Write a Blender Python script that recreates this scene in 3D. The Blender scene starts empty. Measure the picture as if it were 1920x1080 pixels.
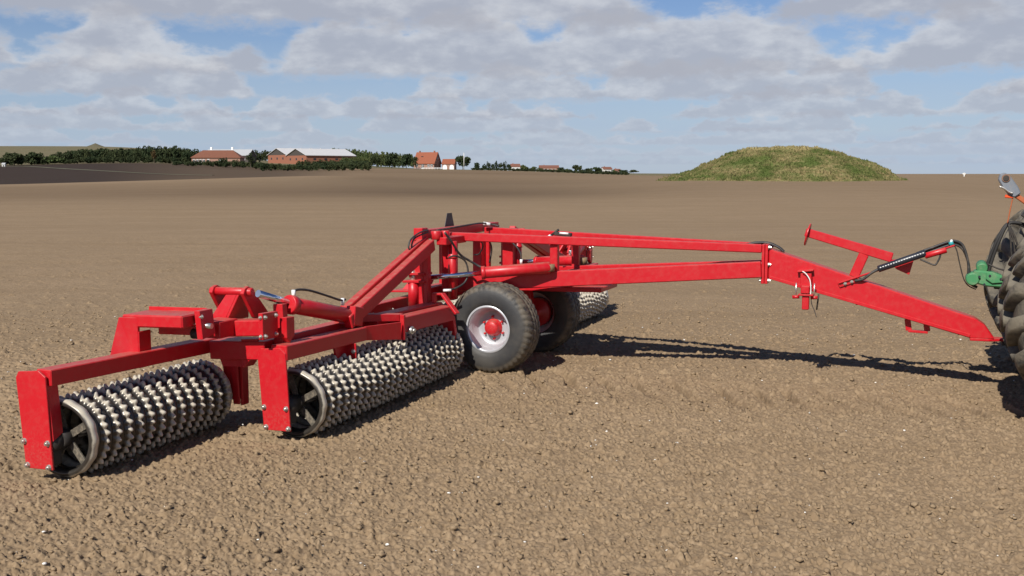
import bpy, bmesh, math, random
import numpy as np
from mathutils import Vector, Matrix
random.seed(7); rng = np.random.default_rng(11)
SC = bpy.context.scene
COL = SC.collection
# ------------------------------------------------------------------ camera
EYE = 1.85; FPX = 2000.0; PITCH = math.atan((540-326)/FPX)
cam = bpy.data.cameras.new('camera'); cam.lens = 36*FPX/1920; cam.sensor_width = 36
cam.clip_start = .1; cam.clip_end = 30000
co = bpy.data.objects.new('camera', cam); COL.objects.link(co)
co.location = (0, 0, EYE); co.rotation_euler = (math.pi/2-PITCH, 0, 0)
SC.camera = co
# ------------------------------------------------------------------ sky, sun, exposure
SUN_EL = math.radians(41); SUN_AZ = math.radians(180+26.5)      # compass from +Y towards +X
TO_SUN = Vector((math.sin(SUN_AZ)*math.cos(SUN_EL), math.cos(SUN_AZ)*math.cos(SUN_EL), math.sin(SUN_EL)))
sl = bpy.data.lights.new('sun', 'SUN'); sl.energy = 4.9; sl.angle = math.radians(.53); sl.color = (1, .955, .88)
so = bpy.data.objects.new('sun', sl); COL.objects.link(so); so.rotation_euler = (-TO_SUN).to_track_quat('-Z', 'Y').to_euler()
SC.view_settings.view_transform = 'Standard'; SC.view_settings.look = 'None'
SC.view_settings.exposure = 0.25; SC.view_settings.gamma = 1; SC.view_settings.use_curve_mapping = False

class NT:
    """small helper for building node trees"""
    def __init__(s, tree): s.t = tree; s.n = tree.nodes; s.l = tree.links
    def new(s, typ, **kw):
        n = s.n.new(typ)
        for k, v in kw.items(): setattr(n, k, v)
        return n
    def put(s, sock, v):
        if hasattr(v, 'is_output'): s.l.new(v, sock)
        else: sock.default_value = v
    def m(s, op, a, b=None, c=None, clamp=False):
        n = s.new('ShaderNodeMath', operation=op); n.use_clamp = clamp
        s.put(n.inputs[0], a)
        if b is not None: s.put(n.inputs[1], b)
        if c is not None: s.put(n.inputs[2], c)
        return n.outputs[0]
    def sstep(s, v, a, b, lo=0., hi=1.):
        n = s.new('ShaderNodeMapRange', interpolation_type='SMOOTHSTEP')
        for i, q in zip((0, 1, 2, 3, 4), (v, a, b, lo, hi)): s.put(n.inputs[i], q)
        return n.outputs[0]
    def mix(s, f, a, b, blend='MIX'):
        n = s.new('ShaderNodeMix', data_type='RGBA', blend_type=blend)
        s.put(n.inputs[0], f); s.put(n.inputs[6], a); s.put(n.inputs[7], b)
        return n.outputs[2]
    def comb(s, x, y, z):
        n = s.new('ShaderNodeCombineXYZ')
        for i, q in enumerate((x, y, z)): s.put(n.inputs[i], q)
        return n.outputs[0]
    def noise(s, vec, scale, detail=4., rough=.55, dist=0., out=0):
        n = s.new('ShaderNodeTexNoise')
        if vec is not None: s.l.new(vec, n.inputs['Vector'])
        n.inputs['Scale'].default_value = scale; n.inputs['Detail'].default_value = detail
        n.inputs['Roughness'].default_value = rough; n.inputs['Distortion'].default_value = dist
        return n.outputs[out]

def rgb(r, g, b): return (r, g, b, 1.)

world = bpy.data.worlds.new('World'); SC.world = world; world.use_nodes = True
W = NT(world.node_tree); W.n.clear()
wo = W.new('ShaderNodeOutputWorld')
sky = W.new('ShaderNodeTexSky', sky_type='NISHITA'); sky.sun_disc = False
sky.sun_elevation = SUN_EL; sky.sun_rotation = SUN_AZ
sky.altitude = 20; sky.air_density = 1.0; sky.dust_density = .15; sky.ozone_density = 3.0
bgS = W.new('ShaderNodeBackground'); W.l.new(W.mix(1., sky.outputs[0], rgb(.90, .96, 1.18), 'MULTIPLY'), bgS.inputs[0]); bgS.inputs[1].default_value = .058
tc = W.new('ShaderNodeTexCoord'); sep = W.new('ShaderNodeSeparateXYZ'); W.l.new(tc.outputs['Generated'], sep.inputs[0])
dx, dy, dz = sep.outputs
hl = W.m('SQRT', W.m('MAXIMUM', W.m('ADD', W.m('MULTIPLY', dx, dx), W.m('MULTIPLY', dy, dy)), 1e-4))
hx = W.m('DIVIDE', dx, hl); hy = W.m('DIVIDE', dy, hl); el = W.m('DIVIDE', dz, hl)
# cumulus in rows that recede to the horizon: every row has a flat base, billowed tops and greyer undersides
ccol = None; cfac = None
#        base   height  noise  cover seed  warp  haze
ROWS = [(.0090, .009,  19.,  .36, 71.1, .005, .70), (.0165, .012,  16.,  .37,  3.1, .006, .58), (.0265, .015,  14.,  .36,  7.7, .009, .46),
        (.0385, .019,  11.5, .36, 12.3, .011, .36), (.0510, .025,  9.5,  .37, 19.9, .014, .26),
        (.0680, .036,  7.2,  .38, 23.4, .018, .16), (.0890, .060,  5.4,  .36, 31.2, .026, .08),
        (.1340, .085,  4.3,  .38, 44.1, .034, .03), (.2100, .13,   2.6,  .44, 51.5, .045, .0), (.3600, .20, 2.0, .47, 63.5, .07, .0)]
for (e0, hgt, sc_, cov, seed, warp, haze) in ROWS:
    v1 = W.comb(hx, hy, seed)
    prof = W.noise(v1, sc_, 2.5, .5)
    bil_v = W.comb(W.m('MULTIPLY', hx, 1.), W.m('MULTIPLY', hy, 1.), W.m('ADD', W.m('MULTIPLY', el, 2.1), seed))
    bil = W.noise(bil_v, sc_*3.6, 6., .56)
    fine = W.noise(bil_v, sc_*10., 6., .62)
    t = W.m('SUBTRACT', el, e0)
    t2 = W.m('ADD', t, W.m('ADD', W.m('MULTIPLY', W.m('SUBTRACT', bil, .5), warp*2.3), W.m('MULTIPLY', W.m('SUBTRACT', fine, .5), warp*.7)))
    top = W.m('MULTIPLY', W.m('SUBTRACT', prof, cov), hgt*5.0)
    top = W.m('MINIMUM', top, hgt)
    m1 = W.sstep(W.m('SUBTRACT', top, t2), -hgt*.07, hgt*.19)
    tb = W.m('ADD', t, W.m('MULTIPLY', W.m('SUBTRACT', fine, .5), warp*.9))
    m2 = W.sstep(tb, -hgt*.12, hgt*.10)
    msk = W.m('MULTIPLY', m1, m2)
    # shade: relative height inside the cloud plus billow relief
    rel = W.m('DIVIDE', t2, W.m('MAXIMUM', top, hgt*.25))
    lit = W.m('ADD', W.m('MULTIPLY', rel, .62), W.m('MULTIPLY', W.m('SUBTRACT', bil, .42), 1.9))
    lit = W.sstep(lit, .10, 1.0)
    c = W.mix(lit, rgb(.495, .515, .59), rgb(.80, .815, .85))
    c = W.mix(haze, c, rgb(.51, .60, .75))
    msk = W.m('MULTIPLY', msk, .92 - haze*.45)
    if ccol is None: ccol, cfac = c, msk
    else:
        ccol = W.mix(msk, ccol, c)
        cfac = W.m('SUBTRACT', 1., W.m('MULTIPLY', W.m('SUBTRACT', 1., cfac), W.m('SUBTRACT', 1., msk)))
# thin veil towards the horizon
veil = W.m('MULTIPLY', W.sstep(el, .16, .01), W.m('ADD', .35, W.m('MULTIPLY', W.noise(W.comb(hx, hy, W.m('MULTIPLY', el, 9.)), 3.2, 5., .6), .75)))
veil = W.m('MINIMUM', veil, .92)
cc2 = W.mix(W.m('DIVIDE', cfac, W.m('MAXIMUM', W.m('ADD', cfac, W.m('MULTIPLY', veil, W.m('SUBTRACT', 1., cfac))), .001)), rgb(.48, .60, .79), ccol)
ff = W.m('SUBTRACT', 1., W.m('MULTIPLY', W.m('SUBTRACT', 1., cfac), W.m('SUBTRACT', 1., veil)))
ff = W.m('MULTIPLY', ff, W.sstep(el, -.05, -.005))
bgC = W.new('ShaderNodeBackground'); W.l.new(cc2, bgC.inputs[0]); bgC.inputs[1].default_value = .70
mx = W.new('ShaderNodeMixShader'); W.l.new(ff, mx.inputs[0]); W.l.new(bgS.outputs[0], mx.inputs[1]); W.l.new(bgC.outputs[0], mx.inputs[2])
W.l.new(mx.outputs[0], wo.inputs[0])
world.cycles.sampling_method = 'MANUAL'; world.cycles.sample_map_resolution = 512

# ------------------------------------------------------------------ materials
def mat(name):
    m = bpy.data.materials.new(name); m.use_nodes = True
    t = NT(m.node_tree); b = m.node_tree.nodes['Principled BSDF']
    return m, t, b
def simple(name, col, rough=.5, metal=0., var=.12, scale=6., dust=0., dustcol=(.30, .235, .165), bump=0., coat=0., bscale=60.):
    m, t, b = mat(name)
    tcn = t.new('ShaderNodeTexCoord').outputs['Object']
    n = t.noise(tcn, scale, 5., .6)
    c = t.mix(n, rgb(*[x*(1-var) for x in col]), rgb(*[min(1, x*(1+var)) for x in col]))
    if dust:
        n2 = t.noise(tcn, scale*2.3, 6., .65)
        f = t.m('MULTIPLY', t.sstep(n2, .42, .75), dust)
        c = t.mix(f, c, rgb(*dustcol))
        t.l.new(t.m('ADD', rough, t.m('MULTIPLY', f, .4)), b.inputs['Roughness'])
    else:
        t.l.new(t.m('ADD', rough-.05, t.m('MULTIPLY', n, .1)), b.inputs['Roughness'])
    t.l.new(c, b.inputs['Base Color']); b.inputs['Metallic'].default_value = metal
    b.inputs['Coat Weight'].default_value = coat; b.inputs['Coat Roughness'].default_value = .15
    if bump:
        bn = t.new('ShaderNodeBump'); bn.inputs['Strength'].default_value = bump; bn.inputs['Distance'].default_value = .01
        t.l.new(t.noise(tcn, bscale, 4.), bn.inputs['Height']); t.l.new(bn.outputs[0], b.inputs['Normal'])
    return m
def red_paint():
    m, t, b = mat('red_paint')
    oc = t.new('ShaderNodeTexCoord').outputs['Object']
    n = t.noise(oc, 2.6, 6., .62); n2 = t.noise(oc, 21., 6., .7); n3 = t.noise(oc, 75., 4., .7)
    c = t.mix(n, rgb(.430, .0030, .009), rgb(.515, .0045, .013))
    nz = t.new('ShaderNodeSeparateXYZ'); t.l.new(t.new('ShaderNodeNewGeometry').outputs['Normal'], nz.inputs[0])
    oz = t.new('ShaderNodeSeparateXYZ'); t.l.new(oc, oz.inputs[0])
    up = t.m('MULTIPLY', t.sstep(nz.outputs[2], .55, .98), t.m('ADD', .18, t.m('MULTIPLY', t.sstep(n2, .35, .7), .34)))
    low = t.m('MULTIPLY', t.sstep(oz.outputs[2], .50, .08), t.m('MULTIPLY', t.sstep(n3, .40, .70), .20))
    spot = t.m('MULTIPLY', t.sstep(n3, .66, .74), .45)
    film = t.m('MULTIPLY', t.sstep(n2, .40, .80), .10)
    f = t.m('MAXIMUM', t.m('MAXIMUM', up, low), t.m('MAXIMUM', t.m('MULTIPLY', spot, t.sstep(n, .45, .6)), film))
    c = t.mix(f, c, rgb(.30, .215, .150))
    t.l.new(c, b.inputs['Base Color'])
    t.l.new(t.m('ADD', .38, t.m('ADD', t.m('MULTIPLY', f, .45), t.m('MULTIPLY', n2, .08))), b.inputs['Roughness'])
    b.inputs['Coat Weight'].default_value = .06; b.inputs['Coat Roughness'].default_value = .2
    bn = t.new('ShaderNodeBump'); bn.inputs['Strength'].default_value = .05; bn.inputs['Distance'].default_value = .01
    t.l.new(n3, bn.inputs['Height']); t.l.new(bn.outputs[0], b.inputs['Normal'])
    return m
RED = red_paint()
STEEL = simple('zinc_bolt', (.62, .60, .55), .32, .85, .15, 40.)
CHROME = simple('chrome_rod', (.72, .74, .80), .12, 1., .03, 5.)
RUBBER = simple('black_rubber', (.025, .025, .026), .55, 0, .2, 8., .25)
RIM = simple('silver_rim_paint', (.52, .525, .55), .33, .4, .04, 6., .10)
DARK = simple('dark_iron', (.035, .03, .027), .6, .3, .3, 9., .5, (.10, .08, .06))
GREEN = simple('green_paint', (.050, .215, .085), .45, 0, .12, 9., .45, (.22, .24, .14))
GREYP = simple('grey_paint', (.17, .19, .22), .5, .2, .15, 9., .3)
ORANGE = simple('orange_paint', (.40, .10, .03), .5, 0, .1, 9., .2)
TEAL = simple('teal_tape', (.03, .30, .33), .5)
BLACKP = simple('black_board', (.018, .02, .028), .45)
REFL = simple('orange_red_board', (.8, .09, .02), .4)
WHITE = simple('white_fitting', (.8, .8, .78), .35, .1)
COATED = simple('black_sleeve', (.02, .022, .03), .38, 0, .1, 8.)
def tyre_mat():
    m, t, b = mat('tyre_rubber')
    at = t.new('ShaderNodeAttribute', attribute_name='tread'); f0 = at.outputs['Fac']
    oc = t.new('ShaderNodeTexCoord').outputs['Object']
    n = t.noise(oc, 14., 6., .65)
    f = t.m('MULTIPLY', f0, t.sstep(n, .30, .60))
    c = t.mix(f, rgb(.024, .024, .025), rgb(.125, .103, .074))
    c = t.mix(t.m('MULTIPLY', t.sstep(t.noise(oc, 4., 6., .65), .35, .75), .42), c, rgb(.105, .092, .074))
    t.l.new(c, b.inputs['Base Color']); b.inputs['Roughness'].default_value = .62
    bn = t.new('ShaderNodeBump'); bn.inputs['Strength'].default_value = .25; bn.inputs['Distance'].default_value = .006
    t.l.new(t.noise(oc, 90., 4.), bn.inputs['Height']); t.l.new(bn.outputs[0], b.inputs['Normal'])
    return m
TYRE = tyre_mat()
def ring_mat():
    m, t, b = mat('ring_cast_iron')
    r = t.new('ShaderNodeAttribute', attribute_name='ridge').outputs['Fac']
    oc = t.new('ShaderNodeTexCoord').outputs['Object']
    oi = t.new('ShaderNodeObjectInfo').outputs['Random']
    n = t.noise(oc, 22., 5., .65)
    rr = t.m('ADD', r, t.m('MULTIPLY', t.m('SUBTRACT', n, .5), .38))
    dust = t.sstep(rr, .24, .58)
    tip = t.sstep(rr, .74, 1.02)
    c = t.mix(dust, rgb(.070, .062, .053), rgb(.43, .385, .305))
    c = t.mix(t.m('MULTIPLY', t.sstep(n, .55, .78), .55), c, rgb(.10, .075, .055))
    c = t.mix(t.m('MULTIPLY', tip, .7), c, rgb(.58, .54, .47))
    t.l.new(c, b.inputs['Base Color'])
    t.l.new(t.m('ADD', t.m('MULTIPLY', tip, .45), t.m('MULTIPLY', t.m('SUBTRACT', 1., dust), .55)), b.inputs['Metallic'])
    t.l.new(t.m('ADD', .30, t.m('MULTIPLY', t.m('SUBTRACT', dust, t.m('MULTIPLY', tip, .7)), .34)), b.inputs['Roughness'])
    return m
RING = ring_mat()

# ------------------------------------------------------------------ terrain
def s32(a): return (a.astype(np.int64) & 0xffffffff).astype(np.uint32)
def hash2(ix, iy, seed):
    h = s32(ix)*np.uint32(374761393) + s32(iy)*np.uint32(668265263) + np.uint32((seed*2246822519+3266489917) & 0xffffffff)
    h = (h ^ (h >> np.uint32(13)))*np.uint32(1274126177)
    h = h ^ (h >> np.uint32(16)); h = h*np.uint32(2246822519); h = h ^ (h >> np.uint32(15))
    return (h & np.uint32(0xffffff)).astype(np.float32)/np.float32(0xffffff)
def vnoise(x, y, seed=0):
    fx = np.floor(x); fy = np.floor(y); ux = (x-fx).astype(np.float32); uy = (y-fy).astype(np.float32)
    ix = fx.astype(np.int64); iy = fy.astype(np.int64)
    ux = ux*ux*(3-2*ux); uy = uy*uy*(3-2*uy)
    a = hash2(ix, iy, seed); b = hash2(ix+1, iy, seed); c = hash2(ix, iy+1, seed); d = hash2(ix+1, iy+1, seed)
    return (a*(1-ux)+b*ux)*(1-uy)+(c*(1-ux)+d*ux)*uy-.5
def crumbs(x, y, s, prob, rmin, rmax, seed):
    gx = x/s; gy = y/s; ix = np.floor(gx).astype(np.int64); iy = np.floor(gy).astype(np.int64)
    out = np.zeros(x.shape, np.float32)
    for a in (-1, 0, 1):
        for b in (-1, 0, 1):
            cx = ix+a; cy = iy+b
            h1 = hash2(cx, cy, seed); h2 = hash2(cx, cy, seed+1); h3 = hash2(cx, cy, seed+2); h4 = hash2(cx, cy, seed+3)
            r = (rmin+(rmax-rmin)*h3*h3)
            el_ = .75+.5*h4
            d2 = (((gx-(cx+h1))*s)/r*el_)**2+(((gy-(cy+h2))*s)/r/el_)**2
            hh = np.where(h4*7.13 % 1. < prob, np.sqrt(np.clip(1-d2, 0, 1))*r*(.55+.35*h1), 0)
            out = np.maximum(out, hh.astype(np.float32))
    return out
# viewed heights of the land: for picture column (px) and distance ahead (m), the picture row where the land lies
TD = [25, 60, 110, 133, 160, 190, 220, 260, 300, 330, 400, 470, 520, 700, 1000, 1500, 2500, 5000, 9000]
TX = {-900: [474, 390, 366, 360, 356, 356, 352, 345, 338, 332, 322, 314, 308, 298, 288, 280, 300, 326, 326],
      0:    [474, 388, 360, 352, 346, 347, 343, 337, 330, 325, 313, 309, 306, 300, 288, 272, 300, 326, 326],
      250:  [474, 388, 358, 347, 339, 339.5, 333, 326, 318, 313, 306, 304, 303, 300, 290, 273, 300, 326, 326],
      480:  [474, 388, 356, 343, 332, 333, 332, 329, 325, 322, 316, 310, 305, 303, 300, 300, 310, 326, 326],
      640:  [474, 388, 354, 340, 328, 328, 327, 325, 323, 321, 318, 312, 309, 307, 308, 312, 320, 326, 326],
      800:  [474, 388, 356, 346, 338, 333.5, 329.5, 326, 323.5, 322, 319.5, 317.2, 317, 317.5, 321, 323, 325, 326, 326],
      960:  [474, 388, 358, 349, 341, 336.5, 332.5, 328.5, 325.5, 324, 321, 319.5, 319.2, 320, 323, 324, 325, 326, 326],
      1180: [474, 388, 356, 346, 339, 335.8, 333.6, 331.8, 331, 331, 330.5, 328.5, 327.3, 325.2, 325.2, 325.5, 326, 326, 326],
      1250: [474, 388, 345, 337.2, 335.5, 334, 333, 332.6, 332.6, 332.3, 331, 329, 327.6, 325.8, 325.3, 325.6, 326, 326, 326],
      1460: [474, 388, 345, 337.2, 335.5, 334, 333, 332.6, 332.6, 332.3, 331, 329, 327.6, 326.2, 326, 326, 326, 326, 326],
      1690: [474, 388, 345, 337.0, 332.5, 329.5, 327.0, 325.6, 326.5, 328, 329, 329, 328, 327, 326.5, 326.5, 326.3, 326, 326],
      1920: [474, 390, 357, 347, 341, 338, 336, 335.2, 336, 337, 336, 334, 332, 329, 327, 326.5, 326.3, 326, 326],
      2800: [474, 392, 362, 354, 350, 347, 346, 345, 346, 345, 342, 338, 335, 330, 328, 327, 326.5, 326, 326]}
_lx = np.linspace(-900, 2800, 371); _ld = np.linspace(math.log(20), math.log(9000), 300)
_tab = np.array([np.interp(_ld, np.log(TD), TX[k]) for k in sorted(TX)])
_tab = np.array([np.interp(_lx, sorted(TX), _tab[:, j]) for j in range(300)]).T
for _ in range(2):
    p = np.pad(_tab, ((6, 6), (2, 2)), 'edge')
    _tab = sum(p[i:i+371, 2:-2] for i in range(13))/13
    p = np.pad(_tab, ((0, 0), (2, 2)), 'edge'); _tab = sum(p[:, i:i+300] for i in range(5))/5
def row_to_z(y, Y): return EYE + Y*np.tan(np.arctan((540-y)/FPX)-PITCH)
def base_z(X, Y):
    X = np.atleast_1d(np.asarray(X, float)); Y = np.atleast_1d(np.asarray(Y, float))
    r = np.hypot(X, Y); Ye = np.maximum(Y, r*.35)
    px = np.clip(960+FPX*(X/np.maximum(Ye, .01))*1.0057, -895, 2795)
    D = np.clip(Ye, 20.01, 8990)
    fx = (px+900)/10; fd = (np.log(D)-_ld[0])/(_ld[1]-_ld[0])
    i = np.clip(fx.astype(int), 0, 369); j = np.clip(fd.astype(int), 0, 298); a = fx-i; b = fd-j
    y = (_tab[i, j]*(1-a)+_tab[i+1, j]*a)*(1-b)+(_tab[i, j+1]*(1-a)+_tab[i+1, j+1]*a)*b
    z = row_to_z(y, Ye)
    k = np.clip((Ye-24)/30, 0, 1); k = k*k*(3-2*k)
    return z*k
def gz(X, Y): return float(base_z(X, Y)[0])
# machine frame (u along the drawbar to the tractor, w towards the camera, z up)
MO = Vector((.15504, 10.53314, 0)); YAW = -math.radians(21)
UDX, UDY = math.cos(YAW), math.sin(YAW)
def smooth(v, a, b):
    t = np.clip((v-a)/(b-a), 0, 1); return t*t*(3-2*t)
az_f = np.linspace(-math.radians(31), math.radians(31), 1060)
az_c = np.linspace(math.radians(31), math.radians(329), 130)[1:-1]
AZ = np.concatenate([az_f, az_c]); NA = len(AZ)
rs = [.5]
while rs[-1] < 3.9: rs.append(rs[-1]+.12)
while rs[-1] < 9000:
    r = rs[-1]
    rs.append(r + (max(.0088, .00125*r) if r < 12 else (.015+(r-12)*.0045 if r < 32 else r*.0165)))
RS = np.array(rs); NR = len(RS)
A2, R2 = np.meshgrid(AZ, RS); X = (R2*np.sin(A2)).ravel(); Y = (R2*np.cos(A2)).ravel(); RR = R2.ravel()
Z = base_z(X, Y).astype(np.float32)
near = (RR < 34) & (np.abs((A2.ravel()+math.pi) % (2*math.pi)-math.pi) < math.radians(32)) & (RR > 3.8)
xn, yn, rn = X[near], Y[near], RR[near]
_wx = xn+.018*vnoise(xn*19, yn*19, 81)+.008*vnoise(xn*47, yn*47, 83); _wy = yn+.018*vnoise(xn*19, yn*19, 82)+.008*vnoise(xn*47, yn*47, 84)
h = .022*vnoise(xn*.55, yn*.9, 1)+.014*vnoise(xn*1.9, yn*2.3, 2)+.012*vnoise(xn*5.1, yn*5.6, 3)+.009*vnoise(xn*13, yn*13, 4)
cl = vnoise(xn*.8, yn*1.3, 9)+.5
h += crumbs(_wx, _wy, .11, .11, .018, .046, 20)*(1-smooth(rn, 18, 32))*(.45+.9*cl)
h += crumbs(_wx, _wy, .052, .42, .011, .024, 30)*1.25*(1-smooth(rn, 11, 20))
h += crumbs(_wx, _wy, .027, .78, .007, .0155, 40)*1.45*(1-smooth(rn, 8.5, 13))
h -= crumbs(_wy, _wx, .060, .34, .009, .020, 50)*1.7*(1-smooth(rn, 10, 18))
h -= crumbs(_wy, _wx, .17, .12, .018, .045, 55)*.9*(1-smooth(rn, 14, 26))
h += .007*vnoise(xn*42, yn*42, 5)*(1-smooth(rn, 8, 14))
h += .034*vnoise(xn*.22+yn*.05, yn*1.5-xn*.25, 58)*smooth(rn, 7, 11)      # drill rows across the view
# prints of the tractor tyres beside the drawbar
uu = (xn-MO.x)*UDX+(yn-MO.y)*UDY; ww = -(-(xn-MO.x)*UDY+(yn-MO.y)*UDX)
for wc in (.93,):
    k = np.clip(1-((ww-wc)/.56)**2, 0, 1)*smooth(uu, -.1, .5)*(1-smooth(uu, 4.5, 5.2))
    ph = np.sin((uu-(ww-wc)*.55)*2*math.pi/.34+vnoise(uu*3, ww*3, 66)*2.2)
    h -= k*(.012+.075*smooth(ph, .35, .95)*np.exp(-((ww-.60)/.24)**2)+.030*smooth(ph, .2, .9))*(.45+.9*np.clip(vnoise(uu*2.2, ww*2.2, 67)+.5, 0, 1))
pr_ = k*smooth(ph, .3, .95)*(.35+.65*np.exp(-((ww-.60)/.26)**2))*np.clip(vnoise(uu*2.2, ww*2.2, 67)+.75, 0, 1)
# the passes of the rollers leave faint ribs across the rear
h += .008*np.sin(ww*2*math.pi/.11)*smooth(-uu, .3, .9)*(1-smooth(rn, 9, 14))*np.clip(1-(ww/5.1)**8, 0, 1)
Z[near] += (h-.012)
Z -= .004
# field beyond: slight rolling
fb = RR > 34
Z[fb] += (.05*vnoise(X[fb]*.08, Y[fb]*.08, 6)*smooth(RR[fb], 34, 80)).astype(np.float32)
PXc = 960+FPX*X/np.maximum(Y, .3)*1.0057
shade_tone = smooth(Y, 166, 176)*(1-.35*smooth(PXc, 150, 420))*(1-smooth(PXc, 500, 690))*(1-smooth(Y, 430, 480))  # cloud shadow over the left field, painted in as darker soil
shade_tone = np.where(Y < 1, 0, shade_tone)
b2 = smooth(Y, 75, 100)*(1-smooth(Y, 140, 170))*np.exp(-((PXc-860)/330)**2)*.25       # darker patch in the dip
shade_tone = np.maximum(shade_tone, b2*(Y > 1))
green = smooth(Y, 425, 470)*(Y > 1)
green = np.where(PXc > 680, smooth(Y, 440, 460)*(Y > 1), green)
green = np.where(PXc > 1650, 0, green); 
verts = np.stack([X, Y, Z], 1).astype(np.float32)
idx = np.arange(NR*NA).reshape(NR, NA)
q = np.stack([idx[:-1], np.roll(idx, -1, 1)[:-1], np.roll(idx, -1, 1)[1:], idx[1:]], -1).reshape(-1, 4)
q = q[:, ::-1]
def np_mesh(name, v, f):
    """v (n,3), f (m,k) -> mesh, quick"""
    me = bpy.data.meshes.new(name); k = f.shape[1]
    me.vertices.add(len(v)); me.vertices.foreach_set('co', np.ascontiguousarray(v, np.float32).ravel())
    me.loops.add(f.size); me.loops.foreach_set('vertex_index', np.ascontiguousarray(f, np.int32).ravel())
    me.polygons.add(len(f)); me.polygons.foreach_set('loop_start', np.arange(0, f.size, k, dtype=np.int32))
    me.update(calc_edges=True)
    return me
def add_attr(me, name, vals):
    a = me.attributes.new(name, 'FLOAT', 'POINT'); a.data.foreach_set('value', np.ascontiguousarray(vals, np.float32))
def soil_mat():
    m, t, b = mat('soil')
    at = t.new('ShaderNodeAttribute', attribute_name='shade_tone').outputs['Fac']
    gr = t.new('ShaderNodeAttribute', attribute_name='green').outputs['Fac']
    pos = t.new('ShaderNodeNewGeometry').outputs['Position']
    mp = t.new('ShaderNodeMapping'); t.l.new(pos, mp.inputs[0]); mp.inputs['Scale'].default_value = (.045, .55, .35)
    streak = t.noise(mp.outputs[0], 1., 6., .62)
    big = t.noise(pos, .35, 5., .6); mid = t.noise(pos, 2.2, 5., .6); fine = t.noise(pos, 26., 6., .7)
    hv = t.new('ShaderNodeTexVoronoi'); t.l.new(pos, hv.inputs['Vector']); hv.inputs['Scale'].default_value = 5.
    vor = t.new('ShaderNodeTexVoronoi'); t.l.new(pos, vor.inputs['Vector']); vor.inputs['Scale'].default_value = 34.
    v2 = t.new('ShaderNodeTexVoronoi'); t.l.new(pos, v2.inputs['Vector']); v2.inputs['Scale'].default_value = 11.
    c = t.mix(t.sstep(fine, .30, .72), rgb(0.2310, 0.1639, 0.0980), rgb(0.3064, 0.2225, 0.1392))
    c = t.mix(t.m('MULTIPLY', t.sstep(mid, .42, .70), .40), c, rgb(0.2215, 0.1552, 0.0917))
    c = t.mix(t.m('MULTIPLY', t.sstep(big, .45, .66), .35), c, rgb(0.3111, 0.2225, 0.1377))
    c = t.mix(t.m('MULTIPLY', t.sstep(streak, .47, .64), .62), c, rgb(0.2357, 0.1664, 0.0994))
    c = t.mix(t.m('MULTIPLY', t.sstep(vor.outputs['Distance'], .34, .6), .30), c, rgb(0.1290, 0.0842, 0.0482))
    yl = t.m('MULTIPLY', t.sstep(t.noise(pos, 3.6, 3., .5), .70, .78), .5)
    c = t.mix(yl, c, rgb(0.3582, 0.2501, 0.1147))
    shade_col = t.mix(streak, rgb(.026, .018, .014), rgb(.052, .036, .027))
    far = t.new('ShaderNodeAttribute', attribute_name='shade_moist').outputs['Fac']
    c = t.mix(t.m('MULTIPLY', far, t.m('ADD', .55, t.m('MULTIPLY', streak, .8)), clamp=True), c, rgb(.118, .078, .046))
    c = t.mix(at, c, shade_col)
    gn = t.mix(t.noise(pos, .02, 6., .6), rgb(0.1808, 0.1437, 0.0856), rgb(.115, .110, .055))
    c = t.mix(gr, c, gn)
    t.l.new(c, b.inputs['Base Color']); b.inputs['Roughness'].default_value = 1.; b.inputs['Specular IOR Level'].default_value = .1
    hgt = t.m('ADD', t.m('MULTIPLY', fine, .6), t.m('ADD', t.m('MULTIPLY', vor.outputs['Distance'], -.5), t.m('MULTIPLY', v2.outputs['Distance'], -.7)))
    bn = t.new('ShaderNodeBump'); bn.inputs['Strength'].default_value = .5; bn.inputs['Distance'].default_value = .018
    t.l.new(hgt, bn.inputs['Height']); t.l.new(bn.outputs[0], b.inputs['Normal'])
    return m
SOIL = soil_mat()
def link(name, me, m=None, parent=None, smooth_=False):
    o = bpy.data.objects.new(name, me); COL.objects.link(o)
    if m is not None and me is not None and not me.materials: me.materials.append(m)
    if parent is not None: o.parent = parent
    if smooth_: me.polygons.foreach_set('use_smooth', [True]*len(me.polygons))
    return o
gme = np_mesh('ground', verts, q); add_attr(gme, 'shade_tone', shade_tone); add_attr(gme, 'green', green)
shade_moist = smooth(Y, 48, 100)*(1-.72*smooth(PXc, 820, 1450))*(.50+.5*vnoise(X*.012, Y*.03, 91))*(1-.9*np.exp(-((Y-162)/26)**2)*(1-smooth(PXc, 560, 720)))  # cloud shade on the far field, put into the soil colour
shade_moist = np.where(Y > 1, shade_moist, 0); shade_moist[near] = np.maximum(shade_moist[near], .75*pr_)
add_attr(gme, 'shade_moist', shade_moist)
# close the middle under the camera
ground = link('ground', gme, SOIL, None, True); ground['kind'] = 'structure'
def tag(o, label=None, cat=None, group=None, kind=None):
    if label: o['label'] = label
    if cat: o['category'] = cat
    if group: o['group'] = group
    if kind: o['kind'] = kind
    return o
def empty(name, loc, rz=0., parent=None):
    o = bpy.data.objects.new(name, None); COL.objects.link(o); o.location = loc; o.rotation_euler = (0, 0, rz)
    o.empty_display_size = .2
    if parent: o.parent = parent
    return o
def terrain_height(x, y):
    """height of the finished ground next to the camera (nearest vertex)"""
    r = np.hypot(x, y); a = np.arctan2(x, y)
    j = np.clip(np.round((a-az_f[0])/(az_f[1]-az_f[0])).astype(int), 0, len(az_f)-1); i = np.clip(np.searchsorted(RS, r), 0, NR-1)
    return verts.reshape(NR, NA, 3)[i, j, 2]
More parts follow.
